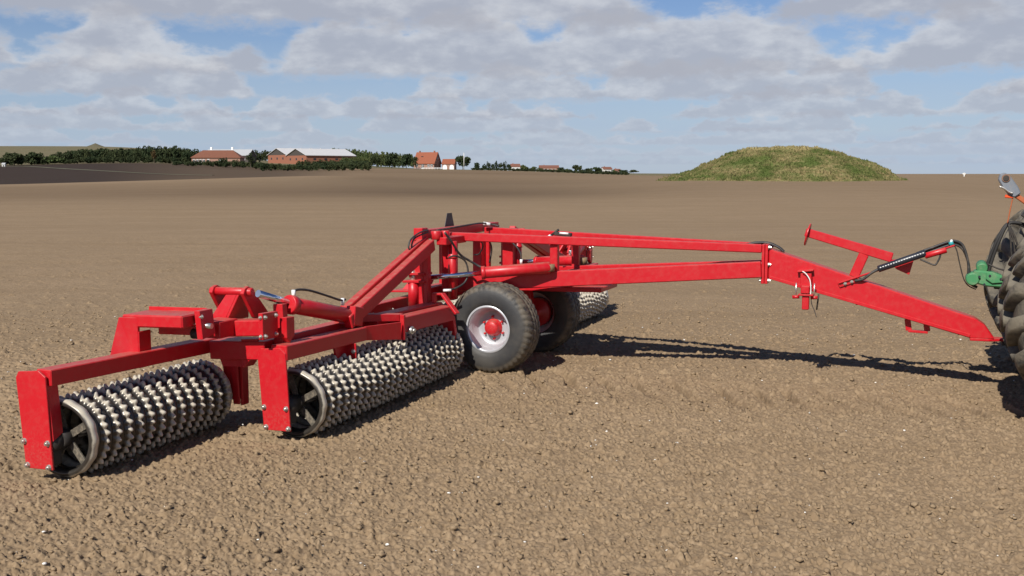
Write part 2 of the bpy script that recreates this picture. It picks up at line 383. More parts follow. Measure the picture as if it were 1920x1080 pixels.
# loose clods and pale flint chips on the tilled soil: nobody could count them
def ico(level):
    bm = bmesh.new(); bmesh.ops.create_icosphere(bm, subdivisions=level, radius=1.)
    v = np.array([x.co[:] for x in bm.verts], np.float32); f = np.array([[y.index for y in x.verts] for x in bm.faces], np.int32); bm.free(); return v, f
def scatter(name, n, rmin, rmax, smin, smax, flat, m, power, seed, sink=.3):
    g = np.random.default_rng(seed)
    bv, bf = ico(1)
    r = rmin+(rmax-rmin)*g.random(n)**power; a = (g.random(n)-.5)*math.radians(58)
    x, y = r*np.sin(a), r*np.cos(a); s = smin+(smax-smin)*g.random(n)**3
    z = terrain_height(x, y)
    V = bv[None]*(1+.34*(g.random((n, len(bv), 1))-.5)*2)
    V = V*np.stack([s*(.8+.6*g.random(n)), s*(.8+.6*g.random(n)), s*flat*(.7+.5*g.random(n))], 1)[:, None]
    ang = g.random(n)*6.28; c, sn = np.cos(ang)[:, None], np.sin(ang)[:, None]
    P = np.stack([V[..., 0]*c-V[..., 1]*sn+x[:, None], V[..., 0]*sn+V[..., 1]*c+y[:, None], V[..., 2]+(z+s*flat*sink)[:, None]], -1).reshape(-1, 3)
    Fc = (bf[None]+(np.arange(n)*len(bv))[:, None, None]).reshape(-1, 3)
    return link(name, np_mesh(name, P, Fc), m)
def clod_mat():
    m, t, b = mat('clod_soil')
    pos = t.new('ShaderNodeNewGeometry').outputs['Position']
    c = t.mix(t.sstep(t.noise(pos, 30., 5., .7), .3, .7), rgb(0.2310, 0.1639, 0.0980), rgb(0.3017, 0.2200, 0.1377))
    t.l.new(c, b.inputs['Base Color']); b.inputs['Roughness'].default_value = 1.; b.inputs['Specular IOR Level'].default_value = .1
    bn = t.new('ShaderNodeBump'); bn.inputs['Strength'].default_value = .7; bn.inputs['Distance'].default_value = .01
    t.l.new(t.noise(pos, 90., 4.), bn.inputs['Height']); t.l.new(bn.outputs[0], b.inputs['Normal'])
    return m
CLOD = clod_mat()
tag(scatter('soil_clods', 15000, 4.4, 16, .004, .019, .75, CLOD, 1.15, 5), 'loose crumbs and clods of dry brown soil scattered over the tilled field', 'clods', kind='stuff')
tag(scatter('flint_chips', 420, 4.5, 15, .003, .012, .6, simple('pale_flint', (.75, .72, .66), .6, 0, .2, 30.), 1.1, 8, .9), 'small pale flint chips lying on the tilled soil', 'stones', kind='stuff')

# ------------------------------------------------------------------ mesh helpers in machine coordinates
def V3(u, w, z): return Vector((u, -w, z))
class MB:
    def __init__(s): s.bm = bmesh.new()
    def prism(s, pts, off, bev=.004):
        """closed prism: polygon pts (Vectors) swept by off"""
        bm = s.bm
        a = [bm.verts.new(p) for p in pts]; b = [bm.verts.new(p+off) for p in pts]
        fs = [bm.faces.new(a[::-1]), bm.faces.new(b)]
        n = len(pts)
        for i in range(n): fs.append(bm.faces.new((a[i], a[(i+1) % n], b[(i+1) % n], b[i])))
        bmesh.ops.recalc_face_normals(bm, faces=fs)
        if bev:
            ed = list({e for f in fs for e in f.edges})
            bmesh.ops.bevel(bm, geom=ed, offset=bev, segments=1, affect='EDGES', profile=.5)
        return s
    def beam(s, p0, p1, wid, hgt, bev=.006, up=(0, 0, 1), tip=None):
        p0, p1 = V3(*p0), V3(*p1); d = (p1-p0).normalized(); up = Vector(up)
        sd = d.cross(up).normalized(); uv = sd.cross(d)
        if tip is None: tip = (wid, hgt)
        bm = s.bm
        def loop(p, w_, h_): return [bm.verts.new(p+sd*(a*w_/2)+uv*(b*h_/2)) for a, b in ((-1, -1), (1, -1), (1, 1), (-1, 1))]
        a = loop(p0, wid, hgt); b = loop(p1, *tip)
        fs = [bm.faces.new(a[::-1]), bm.faces.new(b)]+[bm.faces.new((a[i], a[(i+1) % 4], b[(i+1) % 4], b[i])) for i in range(4)]
        bmesh.ops.recalc_face_normals(bm, faces=fs)
        if bev: bmesh.ops.bevel(bm, geom=list({e for f in fs for e in f.edges}), offset=bev, segments=1, affect='EDGES', profile=.5)
        return s
    def cyl(s, p0, p1, r, n=20, r1=None, bev=0.):
        p0, p1 = V3(*p0), V3(*p1); d = (p1-p0); q = d.to_track_quat('Z', 'Y')
        r1 = r if r1 is None else r1; bm = s.bm
        rings = [(0, r), (d.length, r1)] if not bev else [(0, r-bev), (bev, r), (d.length-bev, r1), (d.length, r1-bev)]
        L = [[bm.verts.new(p0+q @ Vector((rr*math.cos(2*math.pi*i/n), rr*math.sin(2*math.pi*i/n), zz))) for i in range(n)] for zz, rr in rings]
        for a, b in zip(L, L[1:]):
            for i in range(n):
                f = bm.faces.new((a[i], a[(i+1) % n], b[(i+1) % n], b[i])); f.smooth = True
        bm.faces.new(L[0][::-1]); bm.faces.new(L[-1]); return s
    def build(s, name, m, parent=None, smooth_=False):
        me = bpy.data.meshes.new(name); s.bm.to_mesh(me); s.bm.free()
        o = link(name, me, m, parent)
        return o
def beam(name, p0, p1, wid, hgt, parent, m=None, **k): return MB().beam(p0, p1, wid, hgt, **k).build(name, m or RED, parent)
def plate(name, pts, off, parent, m=None, bev=.003):
    return MB().prism([V3(*p) for p in pts], Vector((off[0], -off[1], off[2])), bev).build(name, m or RED, parent)
def rod(name, p0, p1, r, parent, m=None, n=20, bev=0.): return MB().cyl(p0, p1, r, n, None, bev).build(name, m or RED, parent)
def catmull(pts, k=8):
    P = [Vector(p) for p in pts]; P = [P[0]*2-P[1]]+P+[P[-1]*2-P[-2]]; out = []
    for i in range(1, len(P)-2):
        for j in range(k):
            t = j/k; a, b, c, d = P[i-1:i+3]
            out.append(.5*((2*b)+(c-a)*t+(2*a-5*b+4*c-d)*t*t+(3*b-a-3*c+d)*t**3))
    return out+[P[-2]]
def hose(name, pts, r, parent, m=None, n=8, k=8, local=True):
    pts = catmull([V3(*p) if local else p for p in pts], k); bm = bmesh.new(); prev = None; rings = []
    for i, p in enumerate(pts):
        d = (pts[min(i+1, len(pts)-1)]-pts[max(i-1, 0)]).normalized()
        if prev is None: prev = d.orthogonal().normalized()
        prev = (prev-d*prev.dot(d)).normalized(); s2 = d.cross(prev)
        rings.append([bm.verts.new(p+(prev*math.cos(2*math.pi*j/n)+s2*math.sin(2*math.pi*j/n))*r) for j in range(n)])
    for a, b in zip(rings, rings[1:]):
        for j in range(n):
            f = bm.faces.new((a[j], a[(j+1) % n], b[(j+1) % n], b[j])); f.smooth = True
    bm.faces.new(rings[0][::-1]); bm.faces.new(rings[-1])
    me = bpy.data.meshes.new(name); bm.to_mesh(me); bm.free()
    return link(name, me, m or RUBBER, parent)
def lathe_np(prof, n, fn=None):
    """profile [(axial, radius)] round the local y axis; fn(i_profile, theta, a, r) -> (a, r)"""
    th = np.linspace(0, 2*np.pi, n, endpoint=False); V = []
    for i, (a, r) in enumerate(prof):
        aa = np.full(n, a, float); rr = np.full(n, r, float)
        if fn: aa, rr = fn(i, th, aa, rr)
        V.append(np.stack([rr*np.cos(th), aa, rr*np.sin(th)], 1))
    k = len(prof); V = np.concatenate(V); ix = np.arange(k*n).reshape(k, n)
    F_ = np.stack([ix[:-1], ix[1:], np.roll(ix, -1, 1)[1:], np.roll(ix, -1, 1)[:-1]], -1).reshape(-1, 4)
    return V, F_
# shared bolt: washer, hexagon head, stub
def bolt_mesh():
    b = MB(); b.cyl((0, 0, 0), (0, 0, .003), .0165, 14); b.cyl((0, 0, .003), (0, 0, .0145), .0125, 6); b.cyl((0, 0, .0145), (0, 0, .021), .0065, 8)
    me = bpy.data.meshes.new('bolt'); b.bm.to_mesh(me); b.bm.free(); me.materials.append(STEEL)
    me.polygons.foreach_set('use_smooth', [False]*len(me.polygons)); return me
BOLT = bolt_mesh()
def bolt(p, d, parent, s=1.):
    o = bpy.data.objects.new('bolt', BOLT); COL.objects.link(o); o.parent = parent; o.location = V3(*p)
    o.rotation_mode = 'QUATERNION'; o.rotation_quaternion = V3(*d).to_track_quat('Z', 'Y'); o.scale = (s, s, s); return o

# ------------------------------------------------------------------ the field roller
root = empty('field_roller', MO-Vector((0, 0, .014)), YAW)
tag(root, 'long red trailed field roller with toothed iron rings, hitched behind the tractor', 'farm roller')
TEETH = 30; RW = .110
def ring_mesh():
    prof = [(-.50, .190), (-.50, .202), (-.40, .211), (-.30, .232), (-.24, .246), (-.17, .250), (-.09, .248), (-.01, .234), (.05, .213), (.12, .214), (.27, .222), (.39, .214), (.46, .203), (.50, .188)]
    tooth = [0, 0, .18, .75, 1., 1., 1., .65, .1, 0, 0, 0, 0, 0]
    rid = [.30, .42, .55, .70, .86, .98, .80, .40, .10, .10, .16, .10, .0, .0]
    n = TEETH*8
    def fn(i, th, a, r):
        w = np.cos(th*TEETH); w = np.sign(w)*np.abs(w)**.75
        return a*RW+tooth[i]*.005*np.cos(th*TEETH/2), r+tooth[i]*(.0120*w-.001)
    V, F_ = lathe_np(prof, n, fn)
    me = np_mesh('ring', V, F_)
    th = np.linspace(0, 2*np.pi, n, endpoint=False)
    att = np.concatenate([np.clip(rid[i]+tooth[i]*.16*np.cos(th*TEETH), 0, 1) for i in range(len(prof))])
    add_attr(me, 'ridge', att); me.materials.append(RING)
    me.polygons.foreach_set('use_smooth', [True]*len(me.polygons)); return me
RINGM = ring_mesh()
def end_ring_mesh():
    prof = [(.046, .203), (.048, .226), (.040, .238), (.022, .244), (.002, .243), (-.014, .232), (-.02, .215), (-.01, .205), (.02, .200), (.046, .203)]
    V, F_ = lathe_np(prof, 96, lambda i, th, a, r: (a, r+(.003*np.cos(th*14) if 2 <= i <= 4 else 0)))
    me = np_mesh('end_ring', V, F_); rid = [.35, .62, .95, 1., .85, .35, .05, 0, .05, .35]
    add_attr(me, 'ridge', np.repeat(rid, 96)); me.materials.append(RING)
    me.polygons.foreach_set('use_smooth', [True]*len(me.polygons)); return me
ENDM = end_ring_mesh()
def spokes(parent, p, side):
    for k in range(5):
        a = k*2*math.pi/5+.5
        c, s_ = math.cos(a), math.sin(a); b = MB()
        b.beam((.04*c, -side*.035, .04*s_), (.208*c, -side*.012, .208*s_), .014, .045, .002, up=(-s_, 0, c))
        o = b.build('spoke', RINGDARK, parent); o.location = V3(*p)
RINGDARK = simple('spoke_iron', (.09, .078, .06), .65, .2, .3, 20., .8, (.30, .25, .18))
def gang(p0, p1, sides=(1, -1)):
    """a roller between two axle points: axle > rings, end rings, spokes"""
    a = MB().cyl(p0, p1, .032, 16).build('roller', DARK, root)
    P0, P1 = Vector(p0), Vector(p1); L = (P1-P0).length; d = (P1-P0)/L
    n = int(round((L-.10)/RW)); st = (L-.10)/n
    yaw = math.atan2(-(P1.y-P0.y), P1.x-P0.x)+math.pi/2
    for i in range(n):
        q_ = P0+d*(.075+st*(i+.5))
        o = bpy.data.objects.new('ring', RINGM); COL.objects.link(o); o.parent = a; o.location = V3(*q_)
        o.rotation_euler = (0, random.random()*6.28, 0); o.rotation_euler = Matrix.Rotation(yaw, 3, 'Z').to_4x4().to_euler()
        o.rotation_mode = 'QUATERNION'
        o.rotation_quaternion = (Matrix.Rotation(yaw, 3, 'Z') @ Matrix.Rotation(random.random()*6.28, 3, 'Y')).to_quaternion()
        o.scale = (1, st/RW, 1)
    for k, (q_, sg) in enumerate(((P0+d*.03, 1), (P1-d*.03, -1))):
        o = bpy.data.objects.new('end_ring', ENDM); COL.objects.link(o); o.parent = a; o.location = V3(*q_)
        o.rotation_mode = 'QUATERNION'; o.rotation_quaternion = Matrix.Rotation(yaw+(math.pi if sg > 0 else 0), 3, 'Z').to_quaternion()
        spokes(a, q_, sg)
    for A_, B_ in ((P0-d*.01, P0+d*.10), (P1+d*.01, P1-d*.10)): MB().cyl(A_, B_, .058, 20).build('hub', DARK, a)
    return a
def wing(s, du=0.):
    """one folding side of the roller; s = +1 towards the camera, -1 away"""
    f = lambda u, w, z: (u+du, s*w, z)
    gang(f(-1.235, 4.93, .252), f(-1.285, 3.42, .252))
    gang(f(-.455, 3.56, .252), f(-.50, .97, .252))
    g = lambda u, w, z: f(u-.09, w-.176, z-.027)
    # outer frame: top tube, end plates, bracket up to the hinge
    beam('outer_beam', f(-1.262, 5.0, .645), f(-1.175, 3.45, .628), .12, .10, root)
    pl = plate('end_plate', [f(-1.452, 5.03, .64), f(-1.43, 5.03, .678), f(-1.275, 5.03, .692), f(-1.222, 5.03, .655), f(-1.195, 5.03, .088), f(-1.405, 5.03, .085)], (0, -s*.016, 0), root)
    for q_ in ((-1.405, .252), (-1.225, .252), (-1.388, .105), (-1.222, .105)): bolt(f(q_[0], 5.03, q_[1]), (0, s, 0), pl, 1.15)
    plate('side_web', [f(-1.222, 5.012, .60), f(-1.222, 4.93, .60), f(-1.197, 4.93, .30), f(-1.197, 5.012, .26)], (-.012, 0, 0), root)
    bh = MB(); bh.beam(f(-1.30, 5.005, .18), f(-1.30, 4.93, .18), .17, .15); bh.cyl(f(-1.27, 5.0, .24), f(-1.25, 4.90, .25), .07, 20); bh.build('bearing', DARK, root)
    beam('inner_leg', f(-1.10, 3.37, .60), f(-1.10, 3.35, .20), .12, .05, root, up=(0, 1, 0))
    beam('inner_leg', f(-1.02, 3.32, .58), f(-1.02, 3.32, .16), .025, .08, root, up=(0, 1, 0))
    # bracket standing on the outer beam
    plate('riser', [f(-1.385, 4.30, .66), f(-1.335, 4.26, .915), f(-1.205, 4.23, .915), f(-1.205, 4.23, .585), f(-1.235, 4.24, .585)], (0, -s*.022, 0), root)
    plate('riser', [f(-1.198, 4.228, .575), f(-1.198, 4.11, .575), f(-1.198, 4.11, .82), f(-1.198, 4.228, .82)], (-.018, 0, 0), root)
    beam('bracket_arm', f(-1.335, 4.09, .888), f(-.845, 4.09, .900), .28, .085, root, bev=.010)
    plate('arm_rim', [f(-1.33, 3.955, .925), f(-.85, 3.955, .938), f(-.85, 3.955, .965), f(-1.33, 3.955, .955)], (0, s*.012, 0), root)
    beam('bracket_arm', f(-1.21, 3.98, .81), f(-.83, 3.98, .82), .09, .07, root)
    pp = plate('pin_plate', [f(-.835, 4.12, .965), f(-.835, 3.98, .965), f(-.815, 3.98, .80), f(-.815, 4.12, .775)], (.045, 0, 0), root)
    rod('pin', f(-.86, 4.06, .86), f(-.74, 4.06, .86), .018, pp, STEEL, 12); bolt(f(-.79, 4.10, .925), (0, s, 0), pp)
    rod('lug', f(-.90, 4.05, .80), f(-.84, 4.05, .80), .035, root, DARK)
    # hub box between the two rollers
    beam('hub_stub', f(-.86, 3.93, .81), f(-.86, 3.72, .81), .17, .115, root)
    beam('cross_box', f(-1.0, 3.70, .785), f(-.54, 3.70, .815), .13, .112, root, bev=.008)
    fp = plate('flange_plate', [f(-.555, 3.80, .922), f(-.555, 3.615, .917), f(-.555, 3.615, .735), f(-.555, 3.80, .740)], (.035, 0, 0), root)
    for w_, z_ in ((3.775, .893), (3.645, .893), (3.775, .763), (3.645, .763)): bolt(f(-.520, w_, z_), (1, 0, 0), fp)
    for z_ in (.893, .763): bolt(f(-.537, 3.80, z_), (0, s, 0), fp, .8)
    plate('flange_plate', [f(-.505, 3.60, .872), f(-.505, 3.50, .868), f(-.505, 3.50, .74), f(-.505, 3.56, .69), f(-.505, 3.60, .73)], (.045, 0, 0), root)
    plate('stand_post', [f(-.602, 3.55, .955), f(-.525, 3.55, .957), f(-.51, 3.55, .66), f(-.60, 3.55, .66)], (0, -s*.06, 0), root)
    beam('underbox', f(-1.06, 3.56, .62), f(-.60, 3.56, .64), .22, .13, root)
    plate('gusset', [f(-.80, 3.66, .71), f(-.655, 3.66, .72), f(-.72, 3.66, .575), f(-.79, 3.66, .50)], (0, -s*.02, 0), root)
    plate('gusset', [f(-1.03, 3.62, .60), f(-.70, 3.62, .63), f(-.79, 3.62, .505), f(-.99, 3.62, .50)], (0, -s*.10, 0), root)
    beam('inner_leg', f(-1.06, 3.39, .60), f(-1.05, 3.375, .17), .06, .02, root, up=(0, 1, 0))
    # tower that carries the folding cylinder
    plate('tower', [f(-1.03, 3.72, .83), f(-.895, 3.72, .83), f(-.79, 3.68, 1.062), f(-.872, 3.68, 1.058)], (0, -s*.03, 0), root)
    plate('tower', [f(-.897, 3.715, .835), f(-.792, 3.68, 1.06), f(-.792, 3.58, 1.06), f(-.897, 3.45, .835)], (.022, 0, 0), root)
    for uo in (-.750, -1.01):
        plate('tower_lug', [f(uo, 3.726, 1.040), f(uo, 3.705, 1.075), f(uo, 3.665, 1.088), f(uo, 3.618, 1.070), f(uo, 3.385, .835), f(uo, 3.454, .800), f(uo, 3.60, .86)], (.03, 0, 0), root)
    rod('pivot_pin', f(-1.03, 3.672, 1.045), f(-.69, 3.66, 1.048), .030, root, None, 18, .006)
    # folding cylinder
    cy = rod('cylinder', f(-.545, 3.42, .938), f(-.51, 2.66, .765), .060, root, None, 24, .006)
    MB().cyl(f(-.547, 3.44, .943), f(-.542, 3.375, .929), .070, 24, None, .008).build('gland', RED, cy)
    rod('piston_rod', f(-.62, 3.70, 1.045), f(-.553, 3.40, .944), .026, cy, CHROME)
    hose('hose', [f(-.54, 3.37, 1.0), f(-.54, 3.35, 1.035), f(-.53, 3.2, 1.02), f(-.51, 2.95, .95), f(-.50, 2.8, .905), f(-.5, 2.72, .90)], .009, cy)
    rod('hose_end', f(-.54, 3.38, .985), f(-.54, 3.38, 1.04), .014, cy, WHITE, 10); rod('hose_end', f(-.5, 2.76, .86), f(-.5, 2.76, .915), .014, cy, WHITE, 10)
    beam('cylinder_mount', f(-.50, 2.70, .775), f(-.50, 2.56, .745), .14, .15, root)
    plate('cylinder_foot', [f(-.60, 2.64, .70), f(-.47, 2.64, .70), f(-.47, 2.64, .80), f(-.58, 2.64, .80)], (0, -s*.08, 0), root)
    # inner frame: two tubes side by side, end plates
    beam('inner_beam', f(-.47, 3.69, .638), f(-.455, 2.58, .620), .13, .105, root)
    beam('inner_beam', f(-.62, 3.45, .665), f(-.62, 2.10, .66), .12, .10, root)
    ip = plate('end_plate', [f(-.638, 3.70, .60), f(-.615, 3.70, .660), f(-.455, 3.70, .672), f(-.412, 3.70, .635), f(-.385, 3.70, .092), f(-.600, 3.70, .090)], (0, -s*.016, 0), root)
    for q_ in ((-.593, .252), (-.415, .252), (-.580, .112), (-.40, .112)): bolt(f(q_[0], 3.70, q_[1]), (0, s, 0), ip, 1.15)
    bh = MB(); bh.beam(f(-.48, 3.68, .2), f(-.48, 3.58, .2), .15, .13); bh.cyl(f(-.47, 3.66, .25), f(-.46, 3.54, .252), .07, 20); bh.build('bearing', DARK, root)
    bp = plate('hanger_plate', [f(-.47, 2.98, .575), f(-.47, 2.66, .57), f(-.47, 2.66, .41), f(-.47, 2.92, .40)], (.02, 0, 0), root)
    bp2 = plate('hanger_plate', [f(-.545, 2.80, .575), f(-.37, 2.80, .575), f(-.37, 2.80, .42), f(-.40, 2.80, .39), f(-.545, 2.80, .39)], (0, -s*.018, 0), root)
    for u_ in (-.525, -.39): bolt(f(u_, 2.80, .515), (0, s, 0), bp2, 1.1)
    plate('fold_plate', [f(-.40, 2.60, .568), f(-.40, 2.60, .678), g(-.215, 2.34, .688), g(-.215, 2.34, .545)], (-.012, -s*.012, 0), root)
    plate('fold_plate', [f(-.66, 2.62, .70), f(-.66, 2.62, .765), g(-.245, 2.31, .745), g(-.245, 2.31, .69)], (-.012, -s*.10, 0), root)
    plate('fold_plate', [g(-.262, 2.30, .745), g(-.208, 2.30, .74), g(-.208, 2.30, .535), g(-.262, 2.30, .535)], (0, -s*.03, 0), root)
    beam('hinge_beam', g(-.28, 2.30, .655), g(-.28, 1.28, .634), .125, .13, root, tip=(.125, .135))
    beam('hinge_beam', f(-.51, 2.30, .668), f(-.51, 1.05, .645), .13, .10, root)
    hp = rod('hinge_pin', g(-.225, 2.18, .60), g(-.185, 2.18, .60), .034, root, STEEL, 18, .004)
    rod('pin_nut', g(-.185, 2.18, .60), g(-.165, 2.18, .60), .018, hp, STEEL, 6)
    plate('end_post', [g(-.30, 1.27, .60), g(-.235, 1.27, .60), g(-.215, 1.22, .30), g(-.27, 1.22, .30)], (0, -s*.05, 0), root)
    plate('end_cheek', [g(-.42, 1.25, .58), g(-.25, 1.25, .57), g(-.25, 1.25, .45), g(-.42, 1.25, .42)], (0, -s*.03, 0), root)
    sb = MB(); sb.beam(f(-.475, 1.16, .70), f(-.475, 1.16, .79), .03, .05, .003, up=(0, 1, 0)); sb.beam(f(-.485, 1.16, .782), f(-.385, 1.16, .782), .05, .018, .003)
    sb.beam(f(-.395, 1.16, .787), f(-.232, 1.20, .615), .055, .022, .003); sb.build('stay_bracket', RED, root)
    # slanting strut up to the tower head, two channels
    beam('strut', f(-.47, 2.74, .725), f(-.53, 1.10, 1.222), .07, .105, root)
    beam('strut', f(-.60, 2.66, .735), f(-.62, 1.05, 1.25), .07, .10, root)
    beam('strut_web', f(-.535, 2.70, .725), f(-.575, 1.08, 1.228), .08, .05, root)
    # hinge tower
    tw = beam('tower_post', f(-.665, 1.06, .66), f(-.665, 1.06, 1.27 if s > 0 else 1.15), .13, .13, root, up=(0, 1, 0))
    rod('tower_pipe', f(-.70, 1.13, .65), f(-.70, 1.13, .90), .05, root, None, 20)
    beam('tower_rib', f(-.72, 1.14, .92), f(-.72, 1.14, 1.16), .025, .05, root, up=(0, 1, 0))
    beam('tower_rib', f(-.575, 1.10, .66), f(-.575, 1.10, 1.24), .045, .08, root, up=(0, 1, 0))
    for z_ in (.875, .945): plate('clevis', [f(-.78, 1.20, z_), f(-.58, 1.16, z_), f(-.56, 1.02, z_), f(-.76, 1.02, z_)], (0, 0, .022), root)
    rod('clevis_pin', f(-.71, 1.12, .86), f(-.71, 1.12, .985), .028, root, STEEL, 14)
    if s > 0: beam('tower_cap', f(-.69, 1.08, 1.315), f(-.60, 1.08, 1.317), .12, .115, root)
    for a_, b_, c_ in ((-.56, .93, .05), (-.50, .86, .04)): rod('hinge_head', f(a_, b_, 1.26 if s > 0 else 1.20), f(a_, b_, 1.34 if s > 0 else 1.25), c_, root, None, 20, .005)
    rod('hinge_pipe', f(-.455, .80, .70), f(-.455, .80, 1.24), .042, root, None, 24)
    rod('hinge_pipe_collar', f(-.455, .80, 1.08), f(-.455, .80, 1.10), .048, root, None, 24)
    beam('hinge_column', f(-.52, .72, .68), f(-.52, .72, 1.26), .12, .12, root, up=(0, 1, 0))
    # cylinder that swings the side forward for the road
    c2 = rod('cylinder', f(-.20, .70, .942), f(.385, .44, .99), .055, root, None, 24, .006)
    MB().cyl(f(-.205, .702, .942), f(-.17, .686, .945), .062, 24, None, .005).build('gland', RED, c2)
    rod('piston_rod', f(-.66, 1.02, .905), f(-.19, .70, .942), .024, c2, CHROME)
    rod('rod_eye', f(-.70, 1.09, .90), f(-.63, 1.0, .907), .035, c2, None, 14)
    rod('cylinder_eye', f(.38, .44, .955), f(.38, .44, 1.02), .05, c2, simple('oily_brown', (.22, .15, .08), .5), 16)
wing(1); wing(-1, .05)
# ---- frame in the middle
for s in (1, -1):
    beam('upper_leg', (-.66, s*.52, 1.268), (2.29, s*.095, 1.193), .085, .080, root, bev=.008, tip=(.085, .076))
    beam('lower_leg', (-.66, s*.47, .80), (2.29, s*.095, 1.004), .10, .150, root, bev=.008, tip=(.10, .144))
    beam('leg_post', (.395, s*.335, .90), (.395, s*.335, 1.20), .075, .07, root, up=(0, 1, 0))
    rp = beam('rear_post', (-.70, s*.42, .76), (-.70, s*.42, 1.25), .10, .10, root, up=(0, 1, 0))
    beam('rear_post_rib', (-.63, s*.50, .80), (-.63, s*.50, 1.23), .05, .06, root, up=(0, 1, 0))
beam('rear_cross', (-.735, .95, 1.30), (-.735, -.95, 1.30), .10, .085, root)
beam('lower_cross', (-.70, .95, .735), (-.70, -.95, .735), .14, .14, root)
beam('head_cross', (-.50, .95, 1.245), (-.50, .48, 1.245), .10, .07, root); beam('head_cross', (-.50, -.95, 1.245), (-.50, -.48, 1.245), .10, .07, root)
beam('mid_cross', (.39, .30, 1.215), (.39, -.30, 1.215), .06, .05, root)
beam('mid_cross', (.42, .34, .86), (.42, -.34, .86), .10, .12, root)
beam('belly_plate', (-.62, -.18, .735), (.79, -.18, .755), .58, .045, root)
beam('rear_beam', (-1.30, 1.15, .562), (-1.30, -1.25, .562), .10, .10, root)
rb = beam('rear_flap', (-1.262, 1.15, .497), (-1.262, -1.25, .497), .02, .028, root, RUBBER)
for w_ in (.9, .5, .1, -.3): bolt((-1.247, w_, .53), (1, 0, 0), rb, .8)
plate('rear_shelf', [(-1.42, .22, .66), (-1.05, .22, .675), (-1.02, -.2, .675), (-1.40, -.2, .66)], (0, 0, .02), root)
plate('rear_guard', [(-1.33, .12, .682), (-1.02, .12, .69), (-1.0, .05, .80), (-1.26, .05, .795)], (0, -.012, 0), root)
beam('rear_arm', (-1.02, .0, .71), (-.76, .0, .73), .30, .06, root)
plate('rear_upright', [(-1.06, .20, .68), (-.97, .20, .68), (-.97, .20, .93), (-1.06, .20, .93)], (0, -.02, 0), root)
gang((-1.08, -.1, .252), (-1.08, -1.2, .252))
# axle and the two carrying wheels
axl = beam('axle', (-.10, .50, .425), (-.10, -.50, .425), .09, .09, root)
for s in (1, -1): beam('axle_leg', (-.10, s*.36, .43), (-.16, s*.36, .80), .09, .10, root, up=(0, 1, 0))
def tyre_mesh():
    prof = [(.150, .215), (.168, .232), (.176, .262), (.178, .300), (.176, .330), (.170, .356), (.163, .372), (.150, .396), (.130, .412), (.100, .421), (.066, .426), (.060, .419), (.048, .419), (.042, .428),
            (.012, .430), (.006, .421), (-.006, .421), (-.012, .430), (-.042, .428), (-.048, .419), (-.060, .419), (-.066, .426), (-.100, .421), (-.130, .412), (-.150, .396), (-.163, .372), (-.170, .356), (-.178, .30), (-.168, .232), (-.150, .215)]
    n = 264; K = 44
    def fn(i, th, a, r):
        a0 = prof[i][0]; rr = prof[i][1]
        if rr > .385:
            sh = (.5 if a0 > 0 else 0)
            g_ = np.mod(th*K/(2*np.pi)+sh+abs(a0)*6., 1.)
            cut = (np.abs(g_-.5) < (.20 if abs(a0) > .09 else .13)).astype(float)
            r = r-cut*(.009 if abs(a0) > .09 else .005)
        elif rr > .36: r = r-.003*(np.mod(th*K/(2*np.pi)+abs(a0)*6., 1.) < .35)
        return a, r
    V, F_ = lathe_np(prof, n, fn); me = np_mesh('tyre', V, F_)
    add_attr(me, 'tread', np.repeat([1. if p[1] > .39 else (.55 if p[1] > .36 else 0.) for p in prof], n))
    me.materials.append(TYRE); me.polygons.foreach_set('use_smooth', [True]*len(me.polygons)); return me
TM = tyre_mesh()
def rim_mesh():
    prof = [(.158, .206), (.160, .222), (.153, .226), (.146, .221), (.147, .208), (.128, .200), (.108, .190), (.095, .183), (.060, .180), (.052, .172), (.018, .166), (.008, .155), (.006, .120), (.010, .070), (.010, .02), (-.004, .02), (-.004, .155), (-.10, .185), (-.150, .222)]
    V, F_ = lathe_np(prof, 96); me = np_mesh('rim', V, F_); me.materials.append(RIM)
    me.polygons.foreach_set('use_smooth', [True]*len(me.polygons)); return me
RMM = rim_mesh()
def hub_mesh():
    prof = [(.0, .085), (.018, .083), (.022, .074), (.062, .070), (.076, .064), (.084, .050), (.088, .030), (.090, .001)]
    V, F_ = lathe_np(prof, 40); me = np_mesh('hub', V, F_); me.materials.append(RED); me.polygons.foreach_set('use_smooth', [True]*len(me.polygons)); return me
HBM = hub_mesh()
def drum_mesh():
    prof = [(-.004, .01), (-.0045, .150), (-.09, .150), (-.10, .140), (-.105, .07), (-.16, .055), (-.16, .005)]
    V, F_ = lathe_np(prof, 40); me = np_mesh('brake_drum', V, F_); me.materials.append(RED); return me
DRM = drum_mesh()
for s in (1, -1):
    wl = empty('wheel', V3(-.10, s*.635, .425), 0. if s < 0 else math.pi, root)
    if s > 0: wl.rotation_euler = (0, 0, math.pi-.03)
    def kid(nm, me, loc=(0, 0, 0)):
        o = bpy.data.objects.new(nm, me); COL.objects.link(o); o.parent = wl; o.location = loc; return o
    kid('tyre', TM); kid('rim', RMM); kid('brake_drum', DRM); kid('hub', HBM, (0, .008, 0))
    for k in range(6):
        a = k*math.pi/3+.45
        b = bmesh.new(); bmesh.ops.create_cone(b, cap_ends=True, segments=6, radius1=.013, radius2=.010, depth=.03, matrix=Matrix.Rotation(-math.pi/2, 4, 'X'))
        me = bpy.data.meshes.new('wheel_nut'); b.to_mesh(me); b.free(); me.materials.append(RED)
        kid('wheel_nut', me, (.105*math.cos(a), .022, .105*math.sin(a)))
